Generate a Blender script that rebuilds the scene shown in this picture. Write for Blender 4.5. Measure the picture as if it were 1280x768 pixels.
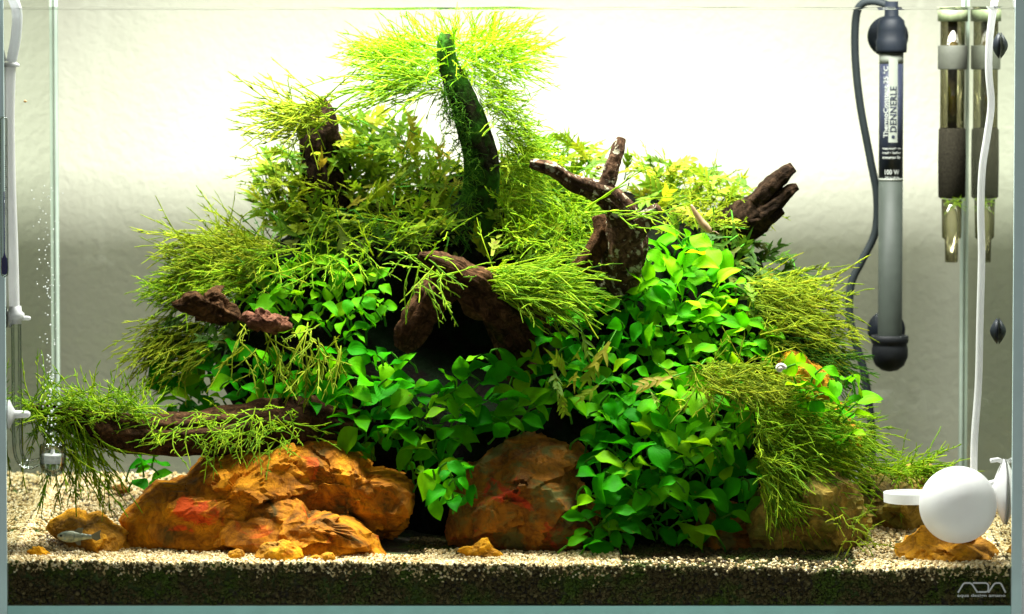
import bpy, bmesh, math, random
import numpy as np
from mathutils import Vector, Matrix

for o in list(bpy.data.objects):
    bpy.data.objects.remove(o)
scene = bpy.context.scene
col = scene.collection
random.seed(7)
rng = np.random.default_rng(11)

# ------------------------------------------------------------------ camera
F_PX = 5800.0                       # focal length in pixels of a 1280 wide picture
CAM_Y, CAM_Z, CAM_X = -2.7, 0.343, 0.0016
PITCH = math.atan((384 - 12) / F_PX)
cam = bpy.data.cameras.new('camera')
cam.sensor_width = 36.0
cam.sensor_fit = 'HORIZONTAL'
cam.lens = F_PX / 1280 * 36.0
cam.clip_start = 0.05
cam.clip_end = 50
cam_o = bpy.data.objects.new('camera', cam)
col.objects.link(cam_o)
cam_o.location = (CAM_X, CAM_Y, CAM_Z)
cam_o.rotation_euler = (math.pi / 2 - PITCH, 0, 0)
scene.camera = cam_o
cam.dof.use_dof = True
cam.dof.focus_distance = 2.78
cam.dof.aperture_fstop = 10.0

# ------------------------------------------------------------------ room light
world = bpy.data.worlds.new('World')
scene.world = world
world.use_nodes = True
wb = world.node_tree.nodes['Background']
wb.inputs['Color'].default_value = (1.0, 0.99, 0.96, 1)
wb.inputs['Strength'].default_value = 0.28

# the aquarium lamp hanging over the tank
la = bpy.data.lights.new('aquarium_lamp', 'AREA')
la.shape = 'RECTANGLE'
la.size = 0.62
la.size_y = 0.07
la.energy = 14.5
la.color = (1.0, 0.99, 0.97)
la.spread = math.radians(158)
la_o = bpy.data.objects.new('aquarium_lamp', la)
col.objects.link(la_o)
la_o.location = (0.02, 0.130, 0.50)

scene.view_settings.view_transform = 'Standard'
scene.view_settings.look = 'None'
scene.view_settings.exposure = 0.0
scene.view_settings.gamma = 1.0
scene.render.engine = 'CYCLES'
scene.cycles.transparent_max_bounces = 24
scene.cycles.max_bounces = 10
scene.cycles.caustics_reflective = False
scene.cycles.caustics_refractive = False

# ------------------------------------------------------------------ helpers
cp, sp = math.cos(PITCH), math.sin(PITCH)


def P(px, py, Y):
    """world point at depth Y seen at photograph pixel px, py"""
    u = (px - 640.0) / F_PX
    v = (384.0 - py) / F_PX
    d = (u, cp + v * sp, -sp + v * cp)
    t = (Y - CAM_Y) / d[1]
    return Vector((CAM_X + u * t, Y, CAM_Z + d[2] * t))


def S(Y):
    """metres for one photograph pixel at depth Y"""
    return (Y - CAM_Y) / F_PX


def hash3(i, j, k, s):
    n = (i * 73856093) ^ (j * 19349663) ^ (k * 83492791) ^ (s * 2654435761)
    n = (n ^ (n >> 13)) * 1274126177 & 0xffffffff
    return ((n ^ (n >> 16)) & 0xffff) / 65535.0


def vnoise(p, s=0):
    p = np.asarray(p, dtype=np.float64)
    i = np.floor(p).astype(np.int64)
    f = p - i
    f = f * f * (3 - 2 * f)
    r = 0
    for a in (0, 1):
        for b in (0, 1):
            for c in (0, 1):
                w = (f[:, 0] if a else 1 - f[:, 0]) * (f[:, 1] if b else 1 - f[:, 1]) * (f[:, 2] if c else 1 - f[:, 2])
                r = r + w * hash3(i[:, 0] + a, i[:, 1] + b, i[:, 2] + c, s)
    return r * 2 - 1


def fbm(p, octs=4, s=0):
    r, a = 0, 0.5
    p = np.asarray(p, dtype=np.float64)
    for k in range(octs):
        r = r + a * vnoise(p * 2 ** k + 17.3 * k, s + k)
        a *= 0.5
    return r


def tag(o, label=None, cat=None, group=None, kind=None):
    if label:
        o['label'] = label
    if cat:
        o['category'] = cat
    if group:
        o['group'] = group
    if kind:
        o['kind'] = kind
    return o


def link(name, data, parent=None, world=None):
    o = bpy.data.objects.new(name, data)
    col.objects.link(o)
    if world is None:
        world = Matrix.Identity(4)
    if parent is not None:
        o.parent = parent
        q = parent
        while q is not None:
            world = Matrix.Translation(-Vector(q.matrix_basis.translation)) @ world
            q = q.parent
    o.matrix_basis = world
    return o


def empty(name, loc, label, cat, group=None):
    o = bpy.data.objects.new(name, None)
    o.empty_display_size = 0.01
    col.objects.link(o)
    o.location = loc
    return tag(o, label, cat, group)


def mesh_from(name, V, F, mat, smooth=True):
    """V array; F list of faces or int array of triangles / quads"""
    me = bpy.data.meshes.new(name)
    V = np.asarray(V, dtype=np.float32)
    if isinstance(F, np.ndarray):
        n, k = F.shape
        me.vertices.add(len(V))
        me.vertices.foreach_set('co', V.ravel())
        me.loops.add(n * k)
        me.loops.foreach_set('vertex_index', F.astype(np.int32).ravel())
        me.polygons.add(n)
        me.polygons.foreach_set('loop_start', np.arange(0, n * k, k, dtype=np.int32))
        me.polygons.foreach_set('loop_total', np.full(n, k, dtype=np.int32))
        me.update(calc_edges=True)
    else:
        me.from_pydata([tuple(map(float, v)) for v in V], [], F)
        me.update()
    me.polygons.foreach_set('use_smooth', np.full(len(me.polygons), smooth))
    me.materials.append(mat)
    return me


def box_mesh(name, lo, hi, mat, bevel=0.0):
    bm = bmesh.new()
    bmesh.ops.create_cube(bm, size=1.0)
    for v in bm.verts:
        v.co = Vector([(lo[k] + hi[k]) / 2 + v.co[k] * (hi[k] - lo[k]) for k in range(3)])
    if bevel:
        bmesh.ops.bevel(bm, geom=bm.edges[:], offset=bevel, segments=2, affect='EDGES', profile=0.6)
    me = bpy.data.meshes.new(name)
    bm.to_mesh(me)
    bm.free()
    me.materials.append(mat)
    return me


def catmull(pts, n):
    pts = np.asarray(pts, dtype=np.float64)
    q = np.vstack([2 * pts[0] - pts[1], pts, 2 * pts[-1] - pts[-2]])
    m = len(pts) - 1
    t = np.linspace(0, m, n)
    out = []
    for x in t:
        i = min(int(x), m - 1)
        f = x - i
        a, b, c, d = q[i], q[i + 1], q[i + 2], q[i + 3]
        out.append(0.5 * ((2 * b) + (c - a) * f + (2 * a - 5 * b + 4 * c - d) * f * f + (3 * b - a - 3 * c + d) * f ** 3))
    return np.array(out)


def tube(pts, rad, sides=16, cap=True, rough=0.0, ridge=0.0, seed=0, flat=1.0):
    """pts Nx3, rad N; returns V, F list"""
    pts = np.asarray(pts)
    n = len(pts)
    rad = np.broadcast_to(np.asarray(rad, dtype=np.float64), (n,))
    T = np.gradient(pts, axis=0)
    T /= np.linalg.norm(T, axis=1)[:, None] + 1e-12
    ref = np.array([0, -1, 0.01]) if abs(T[0][1]) < 0.9 else np.array([1, 0, 0])
    V = []
    x = np.cross(ref, T[0])
    x /= np.linalg.norm(x)
    ang = np.linspace(0, 2 * math.pi, sides, endpoint=False)
    L = np.concatenate([[0], np.cumsum(np.linalg.norm(np.diff(pts, axis=0), axis=1))])
    for i in range(n):
        x = x - T[i] * np.dot(x, T[i])
        x /= np.linalg.norm(x)
        y = np.cross(T[i], x)
        c, s = np.cos(ang), np.sin(ang)
        r = np.full(sides, rad[i])
        if ridge:
            q = np.stack([c * 2.2 + seed, s * 2.2, np.full(sides, L[i] / (rad.max() * 7))], 1)
            r = r * (1 + ridge * (0.4 - 1.6 * np.abs(fbm(q, 3, seed))))
            q = np.stack([c * 7 + seed, s * 7, np.full(sides, L[i] / (rad.max() * 3.5))], 1)
            r = r * (1 - ridge * 0.35 * np.abs(fbm(q, 3, seed + 2)) ** 0.7)
        if rough:
            base = pts[i] + np.outer(c * rad[i], x) + np.outer(s * rad[i], y)
            r = r * (1 + 0.7 * rough * fbm(base / max(rad.max(), 1e-5) * 1.1, 4, seed + 5))
        V.append(pts[i] + np.outer(c * r, x) + np.outer(s * r * flat, y))
    V = np.vstack(V)
    F = []
    for i in range(n - 1):
        for j in range(sides):
            k = (j + 1) % sides
            F.append((i * sides + j, i * sides + k, (i + 1) * sides + k, (i + 1) * sides + j))
    if cap:
        F.append(tuple(range(sides - 1, -1, -1)))
        F.append(tuple((n - 1) * sides + j for j in range(sides)))
    return V, F


def lathe(prof, sides=32, axis='z'):
    """prof list of (r, h)"""
    V, F = [], []
    n = len(prof)
    for r, h in prof:
        for j in range(sides):
            a = 2 * math.pi * j / sides
            c, s = r * math.cos(a), r * math.sin(a)
            V.append({'z': (c, s, h), 'y': (c, h, -s), 'x': (h, c, s)}[axis])
    for i in range(n - 1):
        for j in range(sides):
            k = (j + 1) % sides
            F.append((i * sides + j, i * sides + k, (i + 1) * sides + k, (i + 1) * sides + j))
    F.append(tuple(range(sides - 1, -1, -1)))
    F.append(tuple((n - 1) * sides + j for j in range(sides)))
    return np.array(V), F


def join(parts):
    V, F, o = [], [], 0
    for v, f in parts:
        V.append(v)
        F += [tuple(i + o for i in q) for q in f]
        o += len(v)
    return np.vstack(V), F


# ------------------------------------------------------------------ materials
def new_mat(name):
    m = bpy.data.materials.new(name)
    m.use_nodes = True
    nt = m.node_tree
    nt.nodes.clear()
    out = nt.nodes.new('ShaderNodeOutputMaterial')
    return m, nt, out


def N(nt, typ, **kw):
    n = nt.nodes.new(typ)
    for k, v in kw.items():
        if k.startswith('i_'):
            key = k[2:].replace('_', ' ')
            n.inputs[key].default_value = v
        else:
            setattr(n, k, v)
    return n


def ramp(nt, stops, interp='LINEAR'):
    r = nt.nodes.new('ShaderNodeValToRGB')
    e = r.color_ramp.elements
    r.color_ramp.interpolation = interp
    while len(e) < len(stops):
        e.new(0.5)
    for q, (p, c) in zip(e, stops):
        q.position = p
        q.color = (*c, 1) if len(c) == 3 else c
    return r


def noise(nt, scale, detail=6, rough=0.55, dist=0.0, vec=None, typ='FBM'):
    n = nt.nodes.new('ShaderNodeTexNoise')
    n.inputs['Scale'].default_value = scale
    n.inputs['Detail'].default_value = detail
    n.inputs['Roughness'].default_value = rough
    n.inputs['Distortion'].default_value = dist
    if vec is not None:
        nt.links.new(vec, n.inputs['Vector'])
    return n


def mixc(nt, fac, a, b, mode='MIX'):
    m = nt.nodes.new('ShaderNodeMix')
    m.data_type = 'RGBA'
    m.blend_type = mode
    for s, v in ((0, fac), (6, a), (7, b)):
        if hasattr(v, 'links') or hasattr(v, 'is_output'):
            nt.links.new(v, m.inputs[s])
        else:
            m.inputs[s].default_value = v if s == 0 else ((*v, 1) if len(v) == 3 else v)
    return m.outputs[2]


def bump(nt, h, strength, dist, prev=None):
    b = nt.nodes.new('ShaderNodeBump')
    b.inputs['Strength'].default_value = strength
    b.inputs['Distance'].default_value = dist
    nt.links.new(h, b.inputs['Height'])
    if prev is not None:
        nt.links.new(prev, b.inputs['Normal'])
    return b.outputs['Normal']


def pos(nt):
    return nt.nodes.new('ShaderNodeNewGeometry').outputs['Position']


def plain(name, c, rough=0.5, spec=0.5, var=0.06, scale=300, trans=0.0):
    m, nt, out = new_mat(name)
    p = N(nt, 'ShaderNodeBsdfPrincipled')
    n = noise(nt, scale, 4, vec=pos(nt))
    lo = tuple(x * (1 - var) for x in c)
    hi = tuple(min(1, x * (1 + var)) for x in c)
    r = ramp(nt, [(0.3, lo), (0.7, hi)])
    nt.links.new(n.outputs['Fac'], r.inputs['Fac'])
    nt.links.new(r.outputs['Color'], p.inputs['Base Color'])
    p.inputs['Roughness'].default_value = rough
    p.inputs['Specular IOR Level'].default_value = spec
    if trans:
        t = N(nt, 'ShaderNodeBsdfTranslucent')
        nt.links.new(r.outputs['Color'], t.inputs['Color'])
        mx = N(nt, 'ShaderNodeMixShader')
        mx.inputs[0].default_value = trans
        nt.links.new(p.outputs[0], mx.inputs[1])
        nt.links.new(t.outputs[0], mx.inputs[2])
        nt.links.new(mx.outputs[0], out.inputs['Surface'])
    else:
        nt.links.new(p.outputs[0], out.inputs['Surface'])
    return m


def wall_mat():
    m, nt, out = new_mat('rough_white_plaster')
    p = N(nt, 'ShaderNodeBsdfPrincipled')
    v = pos(nt)
    n1 = noise(nt, 170, 5, 0.55, 0.4, v)
    n2 = noise(nt, 12, 4, 0.5, 0, v)
    r = ramp(nt, [(0.3, (0.67, 0.67, 0.63)), (0.7, (0.74, 0.74, 0.70))])
    nt.links.new(n2.outputs['Fac'], r.inputs['Fac'])
    nt.links.new(r.outputs['Color'], p.inputs['Base Color'])
    p.inputs['Roughness'].default_value = 0.9
    nt.links.new(bump(nt, n1.outputs['Fac'], 0.4, 0.0035), p.inputs['Normal'])
    nt.links.new(p.outputs[0], out.inputs['Surface'])
    return m


def tank_glass(name, tint, lo, hi, gloss=0.6, most=0.92):
    """clear head-on; mirrors at slanting angles as a pane with water behind it does (total reflection)"""
    m, nt, out = new_mat(name)
    g = N(nt, 'ShaderNodeNewGeometry')
    d = N(nt, 'ShaderNodeVectorMath', operation='DOT_PRODUCT')
    nt.links.new(g.outputs['Incoming'], d.inputs[0])
    nt.links.new(g.outputs['True Normal'], d.inputs[1])
    a = N(nt, 'ShaderNodeMath', operation='ABSOLUTE')
    nt.links.new(d.outputs['Value'], a.inputs[0])
    mr = N(nt, 'ShaderNodeMapRange')
    mr.interpolation_type = 'SMOOTHSTEP'
    for k, v in ((1, lo), (2, hi), (3, most), (4, 0.02)):
        mr.inputs[k].default_value = v
    nt.links.new(a.outputs[0], mr.inputs[0])
    t = N(nt, 'ShaderNodeBsdfTransparent')
    t.inputs['Color'].default_value = (*tint, 1)
    gl = N(nt, 'ShaderNodeBsdfGlossy')
    gl.inputs['Roughness'].default_value = 0.015
    gl.inputs['Color'].default_value = (gloss, gloss * 1.04, gloss * 0.98, 1)
    mx = N(nt, 'ShaderNodeMixShader')
    nt.links.new(mr.outputs[0], mx.inputs[0])
    nt.links.new(t.outputs[0], mx.inputs[1])
    nt.links.new(gl.outputs[0], mx.inputs[2])
    nt.links.new(mx.outputs[0], out.inputs['Surface'])
    return m


def clear_glass(name, tint, edge, gloss=0.5, blend=0.35, rough=0.02):
    m, nt, out = new_mat(name)
    lw = N(nt, 'ShaderNodeLayerWeight')
    lw.inputs['Blend'].default_value = blend
    c = mixc(nt, lw.outputs['Facing'], tint, edge)
    t = N(nt, 'ShaderNodeBsdfTransparent')
    nt.links.new(c, t.inputs['Color'])
    gl = N(nt, 'ShaderNodeBsdfGlossy')
    gl.inputs['Roughness'].default_value = rough
    mu = N(nt, 'ShaderNodeMath', operation='MULTIPLY')
    mu.inputs[1].default_value = gloss
    nt.links.new(lw.outputs['Fresnel'], mu.inputs[0])
    mx = N(nt, 'ShaderNodeMixShader')
    nt.links.new(mu.outputs[0], mx.inputs[0])
    nt.links.new(t.outputs[0], mx.inputs[1])
    nt.links.new(gl.outputs[0], mx.inputs[2])
    nt.links.new(mx.outputs[0], out.inputs['Surface'])
    return m


def foliage(name, stops, trans=0.35, rough=0.35, spec=0.5, island=False, vein=False, spot=None, blemish=False):
    m, nt, out = new_mat(name)
    p = N(nt, 'ShaderNodeBsdfPrincipled')
    if island:
        rnd = N(nt, 'ShaderNodeNewGeometry').outputs['Random Per Island']
    else:
        rnd = N(nt, 'ShaderNodeObjectInfo').outputs['Random']
    r = ramp(nt, stops)
    nt.links.new(rnd, r.inputs['Fac'])
    c = r.outputs['Color']
    n = noise(nt, 90, 4, 0.6, 0, pos(nt))
    r2 = ramp(nt, [(0.3, (0.72, 0.72, 0.72)), (0.7, (1.15, 1.15, 1.1))])
    nt.links.new(n.outputs['Fac'], r2.inputs['Fac'])
    c = mixc(nt, 1.0, c, r2.outputs['Color'], 'MULTIPLY')
    if spot:
        n3 = noise(nt, 260, 5, 0.65, 0, pos(nt))
        r3 = ramp(nt, [(0.58, (0, 0, 0)), (0.72, (1, 1, 1))])
        nt.links.new(n3.outputs['Fac'], r3.inputs['Fac'])
        c = mixc(nt, r3.outputs['Color'], c, spot)
    if blemish:                       # a few browned, worn patches
        n3 = noise(nt, 210, 4, 0.6, 0, pos(nt))
        r3 = ramp(nt, [(0.69, (0, 0, 0)), (0.74, (0.8, 0.8, 0.8))])
        nt.links.new(n3.outputs['Fac'], r3.inputs['Fac'])
        c = mixc(nt, r3.outputs['Color'], c, (0.22, 0.20, 0.02))
    if vein:
        tc = N(nt, 'ShaderNodeTexCoord')
        sx = N(nt, 'ShaderNodeSeparateXYZ')
        nt.links.new(tc.outputs['Generated'], sx.inputs[0])
        w = N(nt, 'ShaderNodeTexWave')
        w.bands_direction = 'DIAGONAL'
        w.inputs['Scale'].default_value = 5.0
        w.inputs['Distortion'].default_value = 1.5
        nt.links.new(tc.outputs['Generated'], w.inputs['Vector'])
        nt.links.new(bump(nt, w.outputs['Fac'], 0.12, 0.0006), p.inputs['Normal'])
    nt.links.new(c, p.inputs['Base Color'])
    p.inputs['Roughness'].default_value = rough
    p.inputs['Specular IOR Level'].default_value = spec
    t = N(nt, 'ShaderNodeBsdfTranslucent')
    c2 = mixc(nt, 1.0, c, (1.6, 1.35, 0.9), 'MULTIPLY')
    nt.links.new(c2, t.inputs['Color'])
    mx = N(nt, 'ShaderNodeMixShader')
    mx.inputs[0].default_value = trans
    nt.links.new(p.outputs[0], mx.inputs[1])
    nt.links.new(t.outputs[0], mx.inputs[2])
    nt.links.new(mx.outputs[0], out.inputs['Surface'])
    return m


def wood_mat(name, dark, light, streak=1.0, lichen=None, moss=None):
    m, nt, out = new_mat(name)
    p = N(nt, 'ShaderNodeBsdfPrincipled')
    v = pos(nt)
    n1 = noise(nt, 160, 8, 0.65, 1.2, v)
    n2 = noise(nt, 45, 5, 0.6, 0.5, v)
    r = ramp(nt, [(0.32, tuple(x * 0.45 for x in dark)), (0.48, dark), (0.7, light)])
    nt.links.new(n1.outputs['Fac'], r.inputs['Fac'])
    r2 = ramp(nt, [(0.35, (0.6, 0.6, 0.6)), (0.65, (1.25, 1.2, 1.15))])
    nt.links.new(n2.outputs['Fac'], r2.inputs['Fac'])
    c = mixc(nt, 1.0, r.outputs['Color'], r2.outputs['Color'], 'MULTIPLY')
    for cc, sc, lo, hi in ((lichen, 170, 0.555, 0.61), (moss, 60, 0.42, 0.55)):
        if cc:
            n3 = noise(nt, sc, 6, 0.62, 0.3, v)
            r3 = ramp(nt, [(lo, (0, 0, 0)), (hi, (1, 1, 1))])
            nt.links.new(n3.outputs['Fac'], r3.inputs['Fac'])
            c = mixc(nt, r3.outputs['Color'], c, cc)
    nt.links.new(c, p.inputs['Base Color'])
    p.inputs['Roughness'].default_value = 0.85
    p.inputs['Specular IOR Level'].default_value = 0.04
    b = bump(nt, n1.outputs['Fac'], 0.8, 0.0025 * streak)
    n4 = noise(nt, 700, 4, 0.6, 0, v)
    nt.links.new(bump(nt, n4.outputs['Fac'], 0.5, 0.0006, b), p.inputs['Normal'])
    nt.links.new(p.outputs[0], out.inputs['Surface'])
    return m


def rock_mat(name, base, ochre, red, dark, redpos=0.6, algae=None, patch=None):
    m, nt, out = new_mat(name)
    p = N(nt, 'ShaderNodeBsdfPrincipled')
    v = pos(nt)
    n1 = noise(nt, 38, 8, 0.62, 0.8, v)
    r = ramp(nt, [(0.34, dark), (0.45, base), (0.58, ochre), (0.75, tuple(min(1, x * 1.25) for x in ochre))])
    nt.links.new(n1.outputs['Fac'], r.inputs['Fac'])
    c = r.outputs['Color']
    n2 = noise(nt, 22, 5, 0.6, 1.4, v)
    r2 = ramp(nt, [(redpos, (0, 0, 0)), (redpos + 0.07, (1, 1, 1))])
    nt.links.new(n2.outputs['Fac'], r2.inputs['Fac'])
    c = mixc(nt, r2.outputs['Color'], c, red)
    if patch:                          # iron-red vein through the stone
        d_ = N(nt, 'ShaderNodeVectorMath', operation='DISTANCE')
        nt.links.new(v, d_.inputs[0])
        d_.inputs[1].default_value = patch[0]
        a_ = N(nt, 'ShaderNodeMath', operation='DIVIDE')
        nt.links.new(d_.outputs['Value'], a_.inputs[0])
        a_.inputs[1].default_value = patch[1]
        nz = noise(nt, 75, 7, 0.65, 1.2, v)
        b_ = N(nt, 'ShaderNodeMath', operation='ADD')
        nt.links.new(a_.outputs[0], b_.inputs[0])
        k_ = N(nt, 'ShaderNodeMath', operation='MULTIPLY')
        k_.inputs[1].default_value = 3.0
        nt.links.new(nz.outputs['Fac'], k_.inputs[0])
        nt.links.new(k_.outputs[0], b_.inputs[1])
        rp = ramp(nt, [(0.60, (1, 1, 1)), (0.68, (0, 0, 0))])
        h_ = N(nt, 'ShaderNodeMath', operation='MULTIPLY')
        nt.links.new(b_.outputs[0], h_.inputs[0])
        h_.inputs[1].default_value = 0.275
        nt.links.new(h_.outputs[0], rp.inputs['Fac'])
        c = mixc(nt, rp.outputs['Color'], c, red)
    n3 = noise(nt, 110, 7, 0.7, 2.0, v)
    r3 = ramp(nt, [(0.40, (0.25, 0.2, 0.16)), (0.52, (1, 1, 1))])
    nt.links.new(n3.outputs['Fac'], r3.inputs['Fac'])
    c = mixc(nt, 0.5, c, r3.outputs['Color'], 'MULTIPLY')
    if algae:
        n5 = noise(nt, 55, 6, 0.65, 0.5, v)
        r5 = ramp(nt, [(0.5, (0, 0, 0)), (0.62, (1, 1, 1))])
        nt.links.new(n5.outputs['Fac'], r5.inputs['Fac'])
        c = mixc(nt, r5.outputs['Color'], c, algae)
    nt.links.new(c, p.inputs['Base Color'])
    p.inputs['Roughness'].default_value = 0.7
    p.inputs['Specular IOR Level'].default_value = 0.1
    b = bump(nt, n3.outputs['Fac'], 0.5, 0.002)
    n4 = noise(nt, 420, 6, 0.7, 0.6, v)
    nt.links.new(bump(nt, n4.outputs['Fac'], 0.55, 0.0012, b), p.inputs['Normal'])
    nt.links.new(p.outputs[0], out.inputs['Surface'])
    return m


def gravel_mat():
    m, nt, out = new_mat('mixed_gravel')
    p = N(nt, 'ShaderNodeBsdfPrincipled')
    rnd = N(nt, 'ShaderNodeNewGeometry').outputs['Random Per Island']
    r = ramp(nt, [(0.0, (0.05, 0.032, 0.016)), (0.03, (0.26, 0.15, 0.05)), (0.08, (0.50, 0.35, 0.13)),
                  (0.45, (0.68, 0.52, 0.24)), (0.75, (0.78, 0.64, 0.34)), (1.0, (0.85, 0.76, 0.50))])
    nt.links.new(rnd, r.inputs['Fac'])
    nt.links.new(r.outputs['Color'], p.inputs['Base Color'])
    p.inputs['Roughness'].default_value = 0.5
    nt.links.new(p.outputs[0], out.inputs['Surface'])
    return m


def soil_mat():
    m, nt, out = new_mat('dark_soil')
    p = N(nt, 'ShaderNodeBsdfPrincipled')
    v = pos(nt)
    vo = N(nt, 'ShaderNodeTexVoronoi')
    vo.inputs['Scale'].default_value = 520
    nt.links.new(v, vo.inputs['Vector'])
    n1 = noise(nt, 500, 5, 0.7, 0, v)
    r = ramp(nt, [(0.36, (0.014, 0.010, 0.005)), (0.54, (0.05, 0.038, 0.018)), (0.70, (0.16, 0.12, 0.06))])
    nt.links.new(n1.outputs['Fac'], r.inputs['Fac'])
    n2 = noise(nt, 42, 5, 0.65, 0.3, v)
    r2 = ramp(nt, [(0.47, (0, 0, 0)), (0.60, (0.9, 0.9, 0.9))])
    nt.links.new(n2.outputs['Fac'], r2.inputs['Fac'])
    c = mixc(nt, r2.outputs['Color'], r.outputs['Color'], (0.055, 0.11, 0.010))
    n3 = noise(nt, 25, 3, 0.6, 0, v)
    r3 = ramp(nt, [(0.3, (0.5, 0.5, 0.5)), (0.7, (1.3, 1.25, 1.15))])
    nt.links.new(n3.outputs['Fac'], r3.inputs['Fac'])
    c = mixc(nt, 1.0, c, r3.outputs['Color'], 'MULTIPLY')
    nt.links.new(c, p.inputs['Base Color'])
    p.inputs['Roughness'].default_value = 0.8
    nt.links.new(bump(nt, vo.outputs['Distance'], 0.6, 0.001), p.inputs['Normal'])
    nt.links.new(p.outputs[0], out.inputs['Surface'])
    return m


M = {}
M['wall'] = wall_mat()
M['pane'] = tank_glass('tank_pane', (0.925, 0.94, 0.855), 0.86, 0.94, 0.72)
M['back'] = tank_glass('back_pane_glass', (0.93, 0.942, 0.86), 0.86, 0.94, 0.72, 0.50)
M['front'] = clear_glass('front_pane_glass', (0.985, 0.99, 0.98), (0.8, 0.9, 0.88), 0.16, 0.12)
M['water'] = clear_glass('water_surface', (0.97, 0.98, 0.96), (0.6, 0.62, 0.6), 0.8, 0.25)
M['tube_glass'] = clear_glass('clear_tube_glass', (0.98, 0.99, 0.97), (0.38, 0.50, 0.38), 0.8, 0.3)
M['teal'] = plain('glass_edge_teal', (0.42, 0.74, 0.70), 0.25, 0.5, 0.05, 60)
M['teal_pale'] = plain('glass_edge_pale', (0.74, 0.95, 0.95), 0.25, 0.5, 0.05, 60)
M['silicone'] = plain('silicone', (0.55, 0.66, 0.56), 0.4, 0.4, 0.08, 80, trans=0.3)
M['white'] = plain('white_plastic', (0.78, 0.79, 0.78), 0.35, 0.3, 0.02, 100, trans=0.4)
M['hose'] = plain('milky_hose', (0.86, 0.87, 0.86), 0.3, 0.4, 0.03, 100, trans=0.5)
M['black'] = plain('black_rubber', (0.006, 0.007, 0.008), 0.5, 0.15, 0.2, 150)
M['cup'] = plain('smoky_cup_rubber', (0.008, 0.011, 0.016), 0.5, 0.15, 0.2, 100)
M['cable'] = plain('cable_rubber', (0.014, 0.019, 0.020), 0.6, 0.15, 0.15, 120)
M['heater_grey'] = plain('heater_grey', (0.032, 0.039, 0.032), 0.5, 0.15, 0.12, 110)
M['navy'] = plain('label_navy', (0.018, 0.022, 0.04), 0.35, 0.5, 0.1, 100)
M['print'] = plain('white_print', (0.32, 0.34, 0.31), 0.5, 0.3, 0.02, 100)
M['label_white'] = plain('label_white', (0.23, 0.25, 0.21), 0.4, 0.4, 0.04, 100)
M['logo'] = plain('logo_silver', (0.62, 0.64, 0.62), 0.4, 0.4, 0.03, 100)
M['sponge'] = plain('dark_sponge', (0.020, 0.018, 0.012), 0.9, 0.05, 0.5, 900)
M['pipe'] = clear_glass('stained_pipe', (0.80, 0.78, 0.62), (0.30, 0.28, 0.16), 0.6, 0.5)
M['pipe_band'] = plain('pipe_band', (0.09, 0.095, 0.075), 0.5, 0.4, 0.2, 120)
M['blue'] = plain('blue_liquid', (0.012, 0.012, 0.13), 0.2, 0.5, 0.1, 100)
M['bubble'] = clear_glass('bubble', (1, 1, 1), (0.9, 0.95, 0.95), 1.0, 0.8)
M['gravel'] = gravel_mat()
M['soil'] = soil_mat()
M['root'] = wood_mat('root_mass', (0.004, 0.003, 0.002), (0.009, 0.006, 0.003), moss=(0.003, 0.008, 0.002))  # near-black: the shade in the gaps between plants is put into this colour
M['wood_dark'] = wood_mat('dark_wood', (0.018, 0.011, 0.006), (0.06, 0.036, 0.02))
M['wood_red'] = wood_mat('reddish_wood', (0.036, 0.018, 0.007), (0.115, 0.058, 0.025))
M['wood_lichen'] = wood_mat('lichen_wood', (0.045, 0.025, 0.013), (0.17, 0.10, 0.058), lichen=(0.36, 0.34, 0.23))
M['wood_moss'] = wood_mat('mossy_wood', (0.016, 0.016, 0.008), (0.04, 0.038, 0.02), moss=(0.03, 0.11, 0.008))
M['rock'] = rock_mat('ochre_rock', (0.36, 0.125, 0.007), (0.68, 0.27, 0.008), (0.66, 0.085, 0.010), (0.10, 0.06, 0.010), 0.60, patch=(P(232, 632, 0.035)[:], 0.020))
M['rock_dull'] = rock_mat('brown_rock', (0.20, 0.075, 0.009), (0.36, 0.14, 0.012), (0.48, 0.05, 0.012), (0.055, 0.03, 0.01), 0.62, algae=(0.13, 0.12, 0.03), patch=(P(608, 592, 0.045)[:], 0.017))
M['rock_olive'] = rock_mat('olive_rock', (0.22, 0.15, 0.03), (0.46, 0.32, 0.06), (0.45, 0.16, 0.03), (0.07, 0.055, 0.015), 0.66, algae=(0.20, 0.19, 0.03))
M['rock_bright'] = rock_mat('bright_ochre_rock', (0.50, 0.23, 0.02), (0.80, 0.38, 0.012), (0.74, 0.24, 0.01), (0.25, 0.12, 0.02), 0.64)
M['leaf'] = foliage('broad_leaf', [(0, (0.012, 0.22, 0.001)), (0.5, (0.040, 0.38, 0.0015)), (0.85, (0.13, 0.50, 0.002)), (1, (0.28, 0.56, 0.004))], 0.36, 0.5, 0.04, vein=True, blemish=True)
M['leaf_pale'] = foliage('pale_broad_leaf', [(0, (0.05, 0.36, 0.002)), (0.6, (0.16, 0.53, 0.003)), (1, (0.26, 0.57, 0.005))], 0.40, 0.5, 0.05, vein=True, blemish=True)
M['stem'] = plain('green_stem', (0.05, 0.20, 0.01), 0.6, 0.1, 0.2, 200)
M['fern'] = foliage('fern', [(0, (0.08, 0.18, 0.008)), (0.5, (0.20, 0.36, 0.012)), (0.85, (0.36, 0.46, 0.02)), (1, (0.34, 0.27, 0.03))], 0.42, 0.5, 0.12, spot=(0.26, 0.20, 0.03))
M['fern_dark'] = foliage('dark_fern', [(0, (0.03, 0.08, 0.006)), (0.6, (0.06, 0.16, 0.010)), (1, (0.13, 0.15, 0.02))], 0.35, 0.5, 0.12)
M['moss'] = foliage('moss', [(0, (0.11, 0.28, 0.006)), (0.5, (0.25, 0.45, 0.010)), (1, (0.42, 0.56, 0.02))], 0.42, 0.6, 0.1, island=True)
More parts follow.
